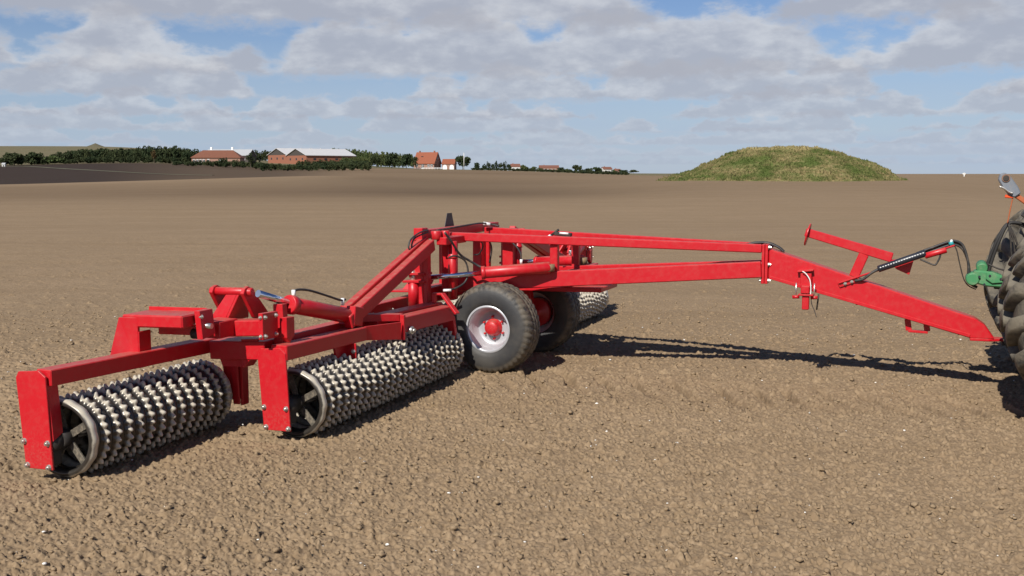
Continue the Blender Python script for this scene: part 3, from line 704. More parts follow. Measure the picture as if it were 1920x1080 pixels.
# joint flange and the bent drawbar
fl = plate('joint_flange', [(2.292, .12, 1.232), (2.292, -.12, 1.232), (2.292, -.12, .875), (2.292, .12, .875)], (.026, 0, 0), root)
fl2 = plate('joint_flange', [(2.322, .12, 1.232), (2.322, -.12, 1.232), (2.322, -.12, .875), (2.322, .12, .875)], (.026, 0, 0), root)
for z_ in (1.205, 1.05, .905):
    for w_ in (.10, -.10): bolt((2.291, w_, z_), (-1, 0, 0), fl, 1.2); bolt((2.349, w_, z_), (1, 0, 0), fl2, 1.2)
def drawbar():
    top = [(2.352, 1.192), (4.10, .635), (4.12, .620)]
    pts = [(2.350, .925), (2.350, 1.192), (4.085, .640), (4.165, .585), (4.245, .470), (4.06, .468)]
    return MB().prism([V3(u, .095, z) for u, z in pts], V3(0, -.19, 0), .010).build('drawbar', RED, root)
db = drawbar()
# weld seam strips along the lower third of the drawbar sides
for s in (1, -1): beam('drawbar_lip', (2.36, s*.098, .935), (4.05, s*.098, .492), .012, .028, db, bev=.003)
hp = MB(); hp.prism([V3(u, w, .45) for u, w in ((4.05, .10), (4.20, .10), (4.30, .05), (4.42, .045), (4.42, -.045), (4.30, -.05), (4.20, -.10), (4.05, -.10))], Vector((0, 0, .024)), .004)
hp.build('hitch_plate', RED, root); rod('hitch_pin', (4.36, 0, .40), (4.36, 0, .56), .022, root, STEEL)
lp = MB()
for a, b in (((3.545, 0, .60), (3.56, 0, .50)), ((3.70, 0, .575), (3.71, 0, .50)), ((3.555, 0, .497), (3.715, 0, .492))): lp.beam(a, b, .05, .022, .003, up=(0, 1, 0) if abs(a[2]-b[2]) > .02 else (0, 0, 1))
lp.build('drawbar_loop', RED, root)
jk = plate('jack_holder', [(2.640, .10, .985), (2.735, .10, .985), (2.735, .10, .87), (2.640, .10, .87)], (0, .05, 0), root)
plate('jack_lid', [(2.61, .16, .992), (2.75, .16, 1.008), (2.75, .09, 1.008), (2.61, .09, .992)], (0, 0, .012), jk)
beam('jack_tube', (2.688, .17, .875), (2.688, .17, .81), .075, .075, root, up=(0, 1, 0))
beam('jack_tube', (2.694, .17, .795), (2.694, .17, .665), .06, .06, root, up=(0, 1, 0))
plate('jack_collar', [(2.63, .22, .79), (2.76, .22, .79), (2.76, .11, .79), (2.63, .11, .79)], (0, 0, .015), root)
for u_ in (2.608, 2.765): rod('jack_pin', (u_, .17, .77), (u_, .17, .90), .007, root, STEEL, 8); rod('jack_foot', (u_-.03, .17, .772), (u_+.03, .17, .776), .016, root, None, 10)
hose('jack_chain', [(2.66, .18, 1.005), (2.69, .18, .985), (2.725, .18, .93), (2.735, .18, .86), (2.735, .18, .80)], .005, root, WHITE, 6)
hose('jack_wire', [(2.74, .18, .78), (2.745, .17, .72), (2.77, .17, .66), (2.79, .17, .60)], .004, root, RUBBER, 6)
rod('jack_peg', (2.80, .12, .80), (2.785, .12, .66), .007, root, DARK, 8)
# support arm for the folded sides
sa = beam('support_arm', (2.66, 0, 1.345), (3.40, 0, 1.135), .075, .075, root, tip=(.075, .085))
plate('support_disc', [(2.672+.09*math.cos(a)*.27, .10*math.sin(a), 1.325+.10*math.cos(a)) for a in np.linspace(0, 2*math.pi, 24, endpoint=False)], (.012, 0, -.003), root)
beam('support_post', (3.085, 0, .955), (3.165, 0, 1.16), .075, .085, root, up=(1, 0, 0))
plate('support_end', [(3.36, .03, 1.115), (3.58, .03, 1.13), (3.545, .03, .99), (3.44, .03, 1.035)], (0, -.06, 0), root)
ha = beam('hose_arm', (2.965, .115, .905), (3.90, .115, 1.262), .03, .016, root)
plate('hose_arm_foot', [(2.955, .098, .905), (3.12, .098, .96), (3.13, .098, .925), (2.975, .098, .865)], (0, .012, 0), root)
bolt((3.02, .112, .903), (0, 1, 0), ha, .9); bolt((3.075, .112, .922), (0, 1, 0), ha, .9)
slv = rod('hose_sleeve', (3.29, .125, 1.04), (3.672, .125, 1.192), .030, root, COATED, 20, .006)
for k in range(17):
    t = (k+1)/18.; c = (3.29+.382*t, .154, 1.04+.152*t+.010)
    b = MB(); b.beam((c[0]-.006, c[1], c[2]-.002), (c[0]+.006, c[1], c[2]+.002), .006, .007, 0); b.build('sleeve_hole', WHITE, slv)
rod('arm_grip', (3.665, .12, 1.165), (3.835, .12, 1.222), .026, root, None, 18, .006)
hose('arm_handle', [(3.63, .12, 1.135), (3.70, .12, 1.105), (3.745, .12, 1.09), (3.765, .12, 1.11), (3.785, .12, 1.16), (3.79, .12, 1.20)], .0075, root, RUBBER)
for k, (dw, dzz) in enumerate(((0, 0), (.022, .012), (-.02, .006), (.01, -.02))):
    hose('hydraulic_hose', [(3.60, .10+dw, 1.175+dzz), (3.72, .08+dw, 1.225+dzz), (3.84, .07+dw, 1.275+dzz), (3.90, .06+dw, 1.285+dzz), (3.965, .05+dw, 1.245+dzz), (4.01, .05+dw, 1.12), (4.02+.004*k, .05+dw, .99), (4.045, .05+dw, .93), (4.09, .05+dw, .905)], .0105, root)
hose('thin_cable', [(3.885, .09, 1.275), (3.915, .10, 1.22), (3.945, .10, 1.10), (3.98, .10, .98), (4.02, .09, .92), (4.08, .08, .89)], .005, root, DARK)
rod('hose_clip', (3.855, .085, 1.268), (3.885, .085, 1.285), .022, root, TEAL, 12); rod('hose_clip', (3.862, .085, 1.288), (3.882, .085, 1.296), .017, root, WHITE, 10)
hose('arm_spring', [(3.10, .11, .93), (3.17, .125, .95), (3.23, .13, 1.0), (3.30, .125, 1.045)], .012, root, RUBBER)
# hoses over the joint and along the upper legs
for k in range(2): hose('hydraulic_hose', [(1.95, -.02-.03*k, 1.20), (2.12, -.02-.03*k, 1.215), (2.22, -.02-.03*k, 1.238), (2.33, -.02-.03*k, 1.236), (2.42, -.02-.03*k, 1.20), (2.47, -.02-.03*k, 1.16)], .011, root)
vb = beam('valve_block', (.29, .02, 1.285), (.46, .02, 1.275), .06, .035, root, DARK)
rod('valve_lever', (.25, .03, 1.262), (.33, .02, 1.325), .012, vb, DARK, 10); rod('valve_fitting', (.35, .05, 1.292), (.44, .05, 1.288), .011, vb, WHITE, 10); rod('valve_fitting', (.235, .06, 1.253), (.262, .06, 1.268), .014, vb, WHITE, 10)
for k, o_ in enumerate((0, .06)):
    hose('hydraulic_hose', [(-.60, 1.02, 1.35-o_*.3), (-.60, 1.20, 1.335-o_*.4), (-.61, 1.36-o_, 1.28), (-.61, 1.40-o_, 1.21), (-.60, 1.34-o_, 1.17), (-.60, 1.22-o_, 1.16)], .008, root)
hose('hydraulic_hose', [(-.43, 1.02, 1.33), (-.40, .95, 1.25), (-.37, .82, 1.12), (-.30, .70, 1.04), (-.22, .66, .99), (-.15, .64, .985)], .011, root)
hose('hydraulic_hose', [(-.42, .96, 1.10), (-.38, .90, 1.11), (-.33, .80, 1.06), (-.31, .77, .95), (-.33, .80, .86), (-.38, .90, .81), (-.43, 1.0, .80)], .009, root)
rod('hose_end', (-.45, 1.03, .80), (-.38, 1.0, .802), .013, root, WHITE, 10)
hose('hydraulic_hose', [(-.40, .25, 1.22), (-.47, -.1, 1.21), (-.50, -.28, 1.10), (-.53, -.30, .95)], .010, root)
hose('hydraulic_hose', [(-.43, .25, 1.22), (-.52, -.1, 1.15), (-.60, -.2, 1.05), (-.68, -.25, 1.03)], .008, root)
hose('hydraulic_hose', [(-.45, -.1, 1.20), (-.33, -.28, 1.19), (-.25, -.30, 1.14), (-.19, -.30, 1.06), (-.18, -.30, .99), (-.18, -.30, .96)], .008, root)
rod('hose_end', (-.18, -.30, .95), (-.18, -.30, .995), .015, root, WHITE, 10)
hose('hydraulic_hose', [(-.62, .80, 1.335), (-.55, .3, 1.36), (-.60, -.2, 1.36), (-.60, -.45, 1.345), (-.50, -.5, 1.32)], .009, root)
rod('hose_end', (-.64, -.40, 1.35), (-.57, -.42, 1.34), .018, root, WHITE, 10)
# warning triangle on the back, seen from behind
TRI = [(-.055, 1.47), (.055, 1.47), (.205, 1.13), (.165, 1.07), (-.165, 1.07), (-.205, 1.13)]
sg = plate('warning_triangle', [(-.835, .02+w_, z_) for w_, z_ in TRI], (-.006, 0, 0), root, BLACKP, .001)
plate('triangle_face', [(-.8425, .02+w_*.93, 1.24+(z_-1.24)*.93) for w_, z_ in TRI], (-.003, 0, 0), sg, REFL, 0)
beam('triangle_bracket', (-.80, .02, 1.12), (-.80, .02, 1.32), .04, .05, root, up=(0, 1, 0))

# ------------------------------------------------------------------ tractor (rear end in the frame)
tr = empty('tractor', MO + Matrix.Rotation(YAW, 3, 'Z') @ V3(5.2, 0, 0), YAW)
tag(tr, 'rear of a green tractor with dusty ribbed tyres at the right edge', 'tractor')
def T3(u, w, z): return (u-5.2, w, z)
def big_tyre():
    R, Wd = .83, .50; n = 200; prof = [(.17, .36), (.235, .42), (.25, .52), (.25, .62), (.235, .70), (.20, .755), (.12, .785), (0, .795), (-.12, .785), (-.20, .755), (-.235, .70), (-.25, .62), (-.25, .52), (-.235, .42), (-.17, .36)]
    V, F_ = lathe_np(prof, n); V = list(V); Fs = [tuple(x) for x in F_]; tread = [.75 if p[1] > .7 else .35 for p in prof for _ in range(n)]
    K = 20
    for side in (1, -1):
        for k in range(K):
            th0 = 2*math.pi*(k+(.5 if side > 0 else 0))/K
            sec = []
            for t in np.linspace(0, 1, 6):
                a = side*(.015+.245*t); th = th0-side*0-.62*(t)*.36
                rb_ = np.interp(abs(a), [0, .12, .20, .235, .25], [.795, .785, .755, .70, .65])-.01
                rt = np.interp(abs(a), [0, .12, .20, .24, .262], [.862, .858, .845, .815, .745])
                hw = (.034+.012*t); sec.append((a, th, rb_, rt, hw))
            base = len(V)
            for (a, th, rb_, rt, hw) in sec:
                for rr, ww_ in ((rb_, hw*1.35), (rt-.008, hw), (rt, hw*.75), (rt, -hw*.75), (rt-.008, -hw), (rb_, -hw*1.35)):
                    V.append(np.array([rr*math.cos(th+ww_/.8), a, rr*math.sin(th+ww_/.8)]))
                tread += [.5, .9, 1, 1, .9, .5]
            for i in range(5):
                for j in range(5):
                    qd = (base+i*6+j, base+i*6+j+1, base+(i+1)*6+j+1, base+(i+1)*6+j)
                    Fs.append(qd)
            for e in (0, 5):
                bb = base+e*6; Fs.append((bb, bb+1, bb+4, bb+5)); Fs.append((bb+1, bb+2, bb+3, bb+4))
    me = np_mesh('tyre', np.array(V), np.array(Fs)); add_attr(me, 'tread', tread); me.materials.append(DTYRE)
    b = bmesh.new(); b.from_mesh(me); bmesh.ops.recalc_face_normals(b, faces=b.faces); b.to_mesh(me); b.free(); return me
def dusty_tyre():
    m, t, b = mat('dusty_tyre')
    f0 = t.new('ShaderNodeAttribute', attribute_name='tread').outputs['Fac']; oc = t.new('ShaderNodeTexCoord').outputs['Object']
    n = t.noise(oc, 9., 6., .65)
    c = t.mix(t.m('MULTIPLY', f0, t.sstep(n, .28, .58)), rgb(.026, .025, .024), rgb(.150, .128, .092))
    t.l.new(c, b.inputs['Base Color']); b.inputs['Roughness'].default_value = .75
    bn = t.new('ShaderNodeBump'); bn.inputs['Strength'].default_value = .3; bn.inputs['Distance'].default_value = .01
    t.l.new(t.noise(oc, 60., 4.), bn.inputs['Height']); t.l.new(bn.outputs[0], b.inputs['Normal']); return m
DTYRE = dusty_tyre(); BT = big_tyre()
def tr_rim():
    prof = [(.20, .36), (.19, .385), (.17, .37), (.12, .35), (.02, .33), (.01, .10), (-.01, .10), (-.02, .33), (-.17, .37), (-.20, .36)]
    V, F_ = lathe_np(prof, 64); me = np_mesh('rim', V, F_); me.materials.append(simple('yellow_rim', (.62, .42, .03), .4, 0, .1, 6., .4)); return me
TRM = tr_rim()
for w_, u_, first in ((.80, 5.07, 1), (1.38, 5.07, 0), (-.80, 5.07, 0), (-1.38, 5.07, 0)):
    wl = empty('wheel', V3(*T3(u_, w_, .852)), 0 if w_ > 0 else math.pi, tr)
    for nm, me in (('tyre', BT), ('rim', TRM)):
        o = bpy.data.objects.new(nm, me); COL.objects.link(o); o.parent = wl; o.rotation_euler = (0, random.random()*.3, 0)
TB = lambda nm, a, b, w_, h_, m=GREEN, **k: beam(nm, T3(*a), T3(*b), w_, h_, tr, m, **k)
TB('rear_axle', (5.07, 1.5, .85), (5.07, -1.5, .85), .22, .22, DARK)
TB('gearbox', (4.85, 0, .88), (6.6, 0, .92), .50, .55, DARK, bev=.03)
TB('cab_floor', (4.95, 0, 1.35), (6.5, 0, 1.35), 1.1, .25, GREEN, bev=.04)
for s in (1, -1):
    b = MB()
    arc = [(5.10+.99*math.cos(a), .85+.99*math.sin(a)) for a in np.linspace(2.05, .55, 12)]; arc2 = [(5.10+.96*math.cos(a), .85+.96*math.sin(a)) for a in np.linspace(.55, 2.05, 12)]
    b.prism([V3(*T3(u, s*.56, z)) for u, z in arc+arc2], V3(0, s*.45, 0), .004); b.build('mudguard', GREEN, tr)
    TB('lift_arm', (4.9, s*.36, .70), (4.35, s*.38, .62), .06, .11, GREYP)
    TB('lift_rod', (4.62, s*.36, .68), (4.95, s*.30, 1.30), .045, .045, GREYP)
hk = MB(); hk.prism([V3(*T3(u, .085, z)) for u, z in ((4.212, 1.80), (4.222, 1.845), (4.258, 1.862), (4.300, 1.835), (4.365, 1.745), (4.390, 1.69), (4.345, 1.655), (4.305, 1.665), (4.250, 1.735))], V3(0, -.075, 0), .008)
hko = hk.build('top_link_hook', GREYP, tr)
rod('hook_eye', T3(4.270, .10, 1.815), T3(4.270, .0, 1.815), .024, hko, DARK, 16); rod('hook_eye_bush', T3(4.270, .094, 1.815), T3(4.270, .088, 1.815), .033, hko, simple('rusty_bush', (.20, .11, .07), .7), 16)
hose('hook_latch', [T3(4.225, .10, 1.745), T3(4.26, .10, 1.73), T3(4.30, .10, 1.70), T3(4.325, .10, 1.69)], .010, hko, STEEL)
TB('hook_catch', (4.27, .05, 1.665), (4.335, .05, 1.660), .05, .028, REFL)
TB('top_link', (4.35, .045, 1.675), (5.0, .0, 1.20), .04, .04, ORANGE)
TB('top_link_tube', (4.44, .045, 1.58), (5.0, .02, 1.10), .05, .05, DARK)
TB('link_bracket', (4.44, .03, 1.56), (4.62, .03, 1.44), .12, .14, DARK)
hose('pull_cord', [T3(4.33, .06, 1.65), T3(4.315, .06, 1.55), T3(4.30, .06, 1.44)], .005, tr, ORANGE, 6)
cp = plate('hose_coupler', [T3(4.045, .12, .985), T3(4.06, .12, 1.04), T3(4.15, .12, 1.035), T3(4.20, .12, 1.03), T3(4.285, .12, 1.0), T3(4.30, .12, .93), T3(4.275, .12, .90), T3(4.16, .12, .905), T3(4.07, .12, .93)], (0, -.16, 0), tr, GREEN, .012)
rod('coupler_cap', T3(4.05, .13, .965), T3(4.05, -.05, .965), .055, cp, GREEN, 20, .01); rod('coupler_cap', T3(4.12, .10, 1.055), T3(4.12, -.05, 1.075), .045, cp, GREEN, 20, .008)
plate('coupler_lid', [T3(4.15, .126, 1.03), T3(4.27, .126, .995), T3(4.29, .126, .945), T3(4.20, .126, .935), T3(4.15, .126, .97)], (0, .014, 0), cp, GREEN, .005)
for u_, z_ in ((4.18, 1.0), (4.265, .975), (4.14, .925), (4.10, .99)): rod('coupler_port', T3(u_, .139, z_), T3(u_, .146, z_), .010, cp, BLACKP, 12)
TB('coupler_mount', (4.22, .02, .92), (4.92, .05, .95), .06, .08, DARK)
for k in range(2):
    o_ = .03*k
    hose('tractor_hose', [T3(4.15+o_*.8, .02, 1.02), T3(4.18+o_*.8, .03, 1.15), T3(4.23+o_*.6, .04, 1.30), T3(4.29+o_*.5, .02, 1.42+o_*.2), T3(4.36+o_, 0, 1.44), T3(4.46+o_, -.02, 1.40), T3(4.7, -.02, 1.30)], .013, tr, simple('dusty_hose', (.022, .020, .019), .7) if k == 0 else bpy.data.materials['dusty_hose'])
for k in range(3): hose('tractor_hose', [T3(4.31, .05, 1.43), T3(4.33+.02*k, .06, 1.30), T3(4.35+.03*k, .06, 1.15), T3(4.42+.02*k, .05, 1.02)], .008, tr, DARK)
hose('tractor_hose', [T3(4.16, .14, 1.10), T3(4.25, .15, 1.06), T3(4.36, .13, 1.04)], .007, tr, DARK)
TB('drawbar_tongue', (4.30, 0, .42), (5.2, 0, .50), .10, .04, DARK)
#BACKGROUND
# ------------------------------------------------------------------ land behind the field
def place(px, Y): return (px-960)/FPX*Y*.9943
def zrow(y, Y): return float(row_to_z(y, Y))
def leaf_mat(name, a, b_, c_):
    m, t, b = mat(name)
    ti = t.new('ShaderNodeAttribute', attribute_name='tint').outputs['Fac']
    pos = t.new('ShaderNodeNewGeometry').outputs['Position']
    n = t.noise(pos, 1.1, 4., .7)
    c = t.mix(ti, rgb(*a), rgb(*b_)); c = t.mix(t.m('MULTIPLY', t.sstep(n, .45, .75), .55), c, rgb(*c_))
    t.l.new(c, b.inputs['Base Color']); b.inputs['Roughness'].default_value = .8; b.inputs['Specular IOR Level'].default_value = .2
    return m
LEAF = leaf_mat('leaves', (.020, .034, .013), (.042, .050, .018), (.060, .072, .026))
LEAF2 = leaf_mat('lighter_leaves', (.045, .068, .020), (.075, .085, .028), (.10, .11, .04))
BARK = simple('bark', (.08, .06, .045), .9, 0, .3, 3.)
def crown_np(n, rx, rz, leaf, seed, lobes=9, cone=0.):
    """leaf clumps spread through the lobes of a crown standing on z = 0, height 2*rz"""
    g = np.random.default_rng(seed)
    c = g.normal(size=(lobes, 3)); c /= np.linalg.norm(c, axis=1)[:, None]; c *= (.30+.38*g.random((lobes, 1)))
    lr = .30+.22*g.random(lobes); k = g.integers(0, lobes, n)
    d = g.normal(size=(n, 3)); d /= np.linalg.norm(d, axis=1)[:, None]
    p = c[k]+d*(lr[k]*(.55+.45*g.random(n)))[:, None]
    if cone: s = 1-cone*(p[:, 2]+1)/2; p[:, 0] *= s; p[:, 1] *= s
    p = p*np.array([rx, rx, rz])+np.array([0, 0, rz])
    a = g.normal(size=(n, 3)); a /= np.linalg.norm(a, axis=1)[:, None]; b = np.cross(a, g.normal(size=(n, 3))); b /= np.linalg.norm(b, axis=1)[:, None]
    s = leaf*(.5+.8*g.random(n))[:, None]; s2 = leaf*(.4+.6*g.random(n))[:, None]
    V = np.stack([p-a*s, p-b*s2, p+a*s, p+b*s2], 1).reshape(-1, 3); return V
def quads(n): return np.arange(n*4).reshape(n, 4)
PROTO = [crown_np(300, 1., 1., .16, 100+i, 8+i) for i in range(5)]
def wood(name, label, cat, rows, m, group=None, width=1.0, seed=1, kind='stuff'):
    """rows: (px, distance, picture row of the top, crown width in px)"""
    g = np.random.default_rng(seed); VS = []; T = []
    for (px, Y, top, wpx) in rows:
        x = place(px, Y); z0 = gz(x, Y); h = max(1.2, zrow(top, Y)-z0); rx = wpx/2/FPX*Y*width
        P = PROTO[g.integers(0, 5)]; a = g.random()*6.28
        q_ = P*np.array([rx, rx, h/2]); c, s_ = math.cos(a), math.sin(a)
        VS.append(np.stack([q_[:, 0]*c-q_[:, 1]*s_+x, q_[:, 0]*s_+q_[:, 1]*c+Y, q_[:, 2]+z0-.05*h], 1)); T.append(np.full(len(P), g.random()))
    V = np.concatenate(VS); me = np_mesh(name, V, quads(len(V)//4)); add_attr(me, 'tint', np.concatenate(T))
    return tag(link(name, me, m), label, cat, group, kind)
def spread(xs, tops, n, d0, d1, wpx, jit=2.2, seed=3, drop=0.):
    g = np.random.default_rng(seed); out = []
    for i in range(n):
        px = xs[0]+(xs[-1]-xs[0])*(i+g.random())/n; Y = d0+(d1-d0)*g.random()
        out.append((px, Y, np.interp(px, xs, tops)+abs(g.normal())*jit+drop*g.random()-1., wpx*(.7+.6*g.random())))
    return out
wood('woodland', 'dark mixed woodland filling the left skyline behind the dark field', 'woodland',
     spread([88, 100, 125, 160, 240, 270, 300, 330, 345, 358], [297, 288, 279.5, 277, 275, 271.5, 272, 270, 274, 279], 135, 455, 520, 17, 2.2, 3)
     + spread([2, 40, 95], [291, 288, 290], 26, 440, 452, 17, 2.2, 44) + spread([60, 100, 200, 300, 352], [304, 297, 291, 290, 292], 75, 448, 458, 14, 3., 4), LEAF, seed=5)
wood('woodland', 'far band of dark woodland on the ridge behind the barns and farm roofs', 'woodland',
     spread([335, 430, 470, 520, 560, 600, 640, 700], [276.5, 279.5, 280, 279, 277, 276, 277, 282], 75, 640, 700, 15, 1.8, 6), LEAF, seed=6)
wood('plantation', 'green plantation of even young trees right of the white-roofed barns', 'plantation',
     spread([575, 600, 640, 680, 720, 775], [277, 274.5, 275, 279, 283, 288], 80, 545, 600, 13, 1.4, 7) + spread([640, 700, 730], [291, 291, 294], 24, 500, 530, 14, 2., 8), LEAF2, seed=7)
wood('hedge', 'long ragged hedge of bushes along the field edge in front of the barns', 'hedge',
     spread([325, 400, 450, 500], [301, 299.5, 301, 304], 46, 385, 420, 15, 1.6, 9)+spread([480, 520, 560, 600, 650, 695], [302, 305, 307, 305, 302, 302], 56, 335, 375, 16, 1.6, 19)
     + spread([560, 600, 650, 690], [299, 298, 298, 299], 26, 400, 440, 16, 1.2, 29), LEAF, seed=8)
wood('hedge', 'low dark hedge running from the orange-roofed house to the village', 'hedge',
     spread([886, 960, 1010, 1060, 1120, 1178], [315, 316, 317.5, 319.5, 322.5, 325.5], 120, 440, 470, 11, .6, 10) + spread([975, 1010, 1060, 1110, 1175], [315.5, 316, 316.5, 318, 321.5], 34, 560, 640, 9, 1.2, 14), LEAF, seed=9)
def tree(px, Y, top, wpx, label, m, seed, trunk=.22, group=None, lobes=10, n=420, name='tree', cone=0.):
    x = place(px, Y); z0 = gz(x, Y); h = zrow(top, Y)-z0; rx = wpx/2/FPX*Y
    r = empty(name, (x, Y, z0)); tag(r, label, 'tree' if name == 'tree' else 'bush', group)
    t = h*trunk; V = crown_np(n, rx, (h-t)/2, max(.16, .13*rx), seed, lobes, cone)+np.array([0, 0, t])
    me = np_mesh('crown', V, quads(len(V)//4)); add_attr(me, 'tint', np.full(len(V), (seed*37 % 10)/10.)); link('crown', me, m, r)
    b = bmesh.new(); L = []
    for zz, rr in ((-.3, .030*h), (h*.12, .022*h), (h*.55, .012*h)): L.append([b.verts.new((rr*math.cos(i*.785), rr*math.sin(i*.785), zz)) for i in range(8)])
    for p_, q_ in zip(L, L[1:]):
        for i in range(8): b.faces.new((p_[i], p_[(i+1) % 8], q_[(i+1) % 8], q_[i]))
    for k in range(4):
        a = k*1.57+seed; d = Vector((math.cos(a)*rx*.55, math.sin(a)*rx*.55, h*.62)); o_ = Vector((0, 0, h*.22))
        vs = [b.verts.new(o_+Vector((s_*.01*h, 0, 0))) for s_ in (-1, 1)]+[b.verts.new(d+Vector((0, 0, s_*.005*h))) for s_ in (-1, 1)]
        b.faces.new(vs)
    me = bpy.data.meshes.new('trunk'); b.to_mesh(me); b.free(); link('trunk', me, BARK, r)
    return r
tree(28, 425, 283.5, 44, 'wide dark rounded tree nearest the left edge of the picture', LEAF, 21, .1, lobes=14, n=700)
tree(66, 432, 284, 36, 'dark rounded tree just left of the main woodland, beside the field track', LEAF, 22, .1, lobes=12, n=600)
tree(104, 440, 292, 40, 'lighter green spreading bush where the track meets the woodland', LEAF2, 23, .05, n=500, name='bush')
tree(290, 452, 279, 16, 'brownish autumn-tinted tree in front of the woodland', leaf_mat('autumn_leaves', (.075, .052, .022), (.09, .055, .02), (.06, .065, .025)), 24, .15)
tree(470, 392, 284, 17, 'dark tree standing between the long grey roof and the brick barns', LEAF, 25, .15)
tree(418, 392, 292.5, 22, 'round green bush in front of the orange hipped roof', LEAF, 26, .05, name='bush')
tree(443, 392, 294.5, 15, 'small dark bush in front of the long grey-roofed building', LEAF, 27, .05, name='bush')
tree(706, 470, 288, 26, 'reddish-dark bushy tree at the left end of the garden clump', LEAF, 28, .08, lobes=12, n=600)
tree(735, 468, 284.5, 34, 'large dark garden tree in the middle of the clump left of the house', LEAF, 29, .08, lobes=14, n=800)
tree(762, 466, 286.5, 28, 'dark garden tree in the clump nearest the orange-roofed house', LEAF, 30, .08, lobes=12, n=700)
tree(780, 463, 291, 18, 'dark tree touching the left gable of the orange-roofed house', LEAF, 31, .12, n=420)
tree(868, 474, 288.5, 31, 'round-crowned dark tree behind the pale pole by the house', LEAF, 32, .16, lobes=13, n=800)
tree(893, 462, 303, 19, 'rounded bush between the round tree and the conifer row', LEAF, 33, .05, n=420, name='bush')
for k, (px, tp, w_, lab) in enumerate(((908, 306, 15, 'leftmost bushy conifer of the dark row right of the round tree'), (916, 301, 14, 'tall conifer second from the left in the dark row'),
        (924, 305, 14, 'third conifer from the left, low, in the dark row'), (931, 299, 14, 'middle conifer of the dark row, slender and tall'), (939, 304, 15, 'low conifer right of the middle one in the dark row'),
        (946, 297, 13, 'tallest slender conifer of the dark row'), (954, 304, 16, 'rightmost conifer of the dark row nearest the tiny white house'))):
    tree(px, 464+k, tp, w_, lab, LEAF, 40+k, .02, 'conifers in the row right of the house', n=420, cone=.45)
tree(982, 600, 307.5, 26, 'rounded green tree just right of the tiny white house', LEAF2, 51, .08)
tree(1001, 640, 312, 18, 'small green tree left of the long brick terrace', LEAF2, 52, .08, n=260)
tree(1012, 640, 313.5, 14, 'tiny tree touching the left end of the brick terrace', LEAF2, 57, .08, n=200)
tree(1051, 640, 313, 18, 'small dark tree at the right end of the brick terrace', LEAF, 53, .08, n=260)
tree(1066, 620, 314.5, 16, 'low green tree left of the tall dark village tree', LEAF2, 58, .06, n=260)
tree(1082, 620, 309, 26, 'tallest dark tree of the village', LEAF, 54, .14)
tree(1104, 620, 314, 19, 'low tree right of the tallest village tree', LEAF, 55, .06, n=260)
tree(1119, 620, 313.5, 27, 'broad green tree left of the pale village house', LEAF, 56, .06)
tree(1150, 640, 318, 15, 'small tree between the pale house and the orange house', LEAF2, 59, .06, n=220)
tree(1168, 640, 318, 22, 'dark bushy tree right of the last village house', LEAF, 60, .05, n=320)
tree(1188, 900, 317.5, 20, 'distant low dark tree beyond the bright green field', LEAF, 61, .05, n=260)
# ---- buildings
BRICK = simple('red_brick', (.27, .105, .060), .85, 0, .2, 2.); PINK = simple('pale_brick', (.30, .175, .13), .85, 0, .15, 2.)
TILE = simple('orange_tiles', (.245, .070, .030), .75, 0, .18, 1.5); METAL = simple('pale_roof_sheet', (.52, .51, .50), .6, .0, .08, .6)
GREYR = simple('grey_roof_sheet', (.40, .41, .41), .6, 0, .08, .6); WWALL = simple('white_render', (.62, .61, .58), .7, 0, .05, 1.)
DARKP = simple('dark_cladding', (.06, .05, .042), .8, 0, .2, 2.); GLASS = simple('window_glass', (.03, .035, .04), .15); WFR = simple('white_frame', (.8, .8, .78), .5)
def Bx(b, x0, x1, y0, y1, z0, z1):
    b.prism([Vector((x0, y0, z0)), Vector((x1, y0, z0)), Vector((x1, y1, z0)), Vector((x0, y1, z0))], Vector((0, 0, z1-z0)), 0); return b
def house(name, label, cat, X_, Y_, yaw, L, Wd, eave, ridge, wallm, roofm, group=None, hip=0., gablem=None, over=.35):
    """ridge along local x, base corner heights from the land; front (towards camera) is y = -Wd/2"""
    r = empty(name, (X_, Y_, gz(X_, Y_)-.1), yaw); tag(r, label, cat, group)
    Bx(MB(), -L/2, L/2, -Wd/2, Wd/2, -2, eave).build('wall', wallm, r)
    if not hip:
        for s in (-1, 1):
            b = MB(); b.prism([Vector((s*L/2, -Wd/2, eave)), Vector((s*L/2, Wd/2, eave)), Vector((s*L/2, 0, ridge))], Vector((-s*.25, 0, 0)), 0); b.build('gable', gablem or wallm, r)
    e = over; sl_ = (ridge-eave)/(Wd/2); b = MB(); t = .22
    x0, x1 = -L/2-e, L/2+e
    for s in (-1, 1):
        A = [Vector((x0, s*(Wd/2+e), eave-sl_*e+.05)), Vector((x1, s*(Wd/2+e), eave-sl_*e+.05)), Vector((x1-hip, 0, ridge+.05)), Vector((x0+hip, 0, ridge+.05))]
        b.prism(A, Vector((0, 0, t)), 0)
    if hip:
        for s in (-1, 1):
            xe = x0 if s < 0 else x1
            b.prism([Vector((xe, -(Wd/2+e), eave-sl_*e+.05)), Vector((xe, Wd/2+e, eave-sl_*e+.05)), Vector((xe-s*hip, 0, ridge+.05))], Vector((0, 0, t)), 0)
    rf = b.build('roof', roofm, r); return r, rf
def window(r, x, z, w_, h_, y, face='front', frame=True, nm='window'):
    """pane set in a frame on the front (y) or on an end wall (x)"""
    if face == 'front':
        f = Bx(MB(), x-w_/2, x+w_/2, y-.06, y+.02, z-h_/2, z+h_/2).build(nm, WFR if frame else GLASS, r)
        if frame:
            for s in (-1, 1): Bx(MB(), x+s*w_/4-w_*.19, x+s*w_/4+w_*.19, y-.09, y-.03, z-h_*.40, z+h_*.40).build('pane', GLASS, f)
    else:
        f = Bx(MB(), y-.02, y+.06, x-w_/2, x+w_/2, z-h_/2, z+h_/2).build(nm, GLASS, r)
    return f
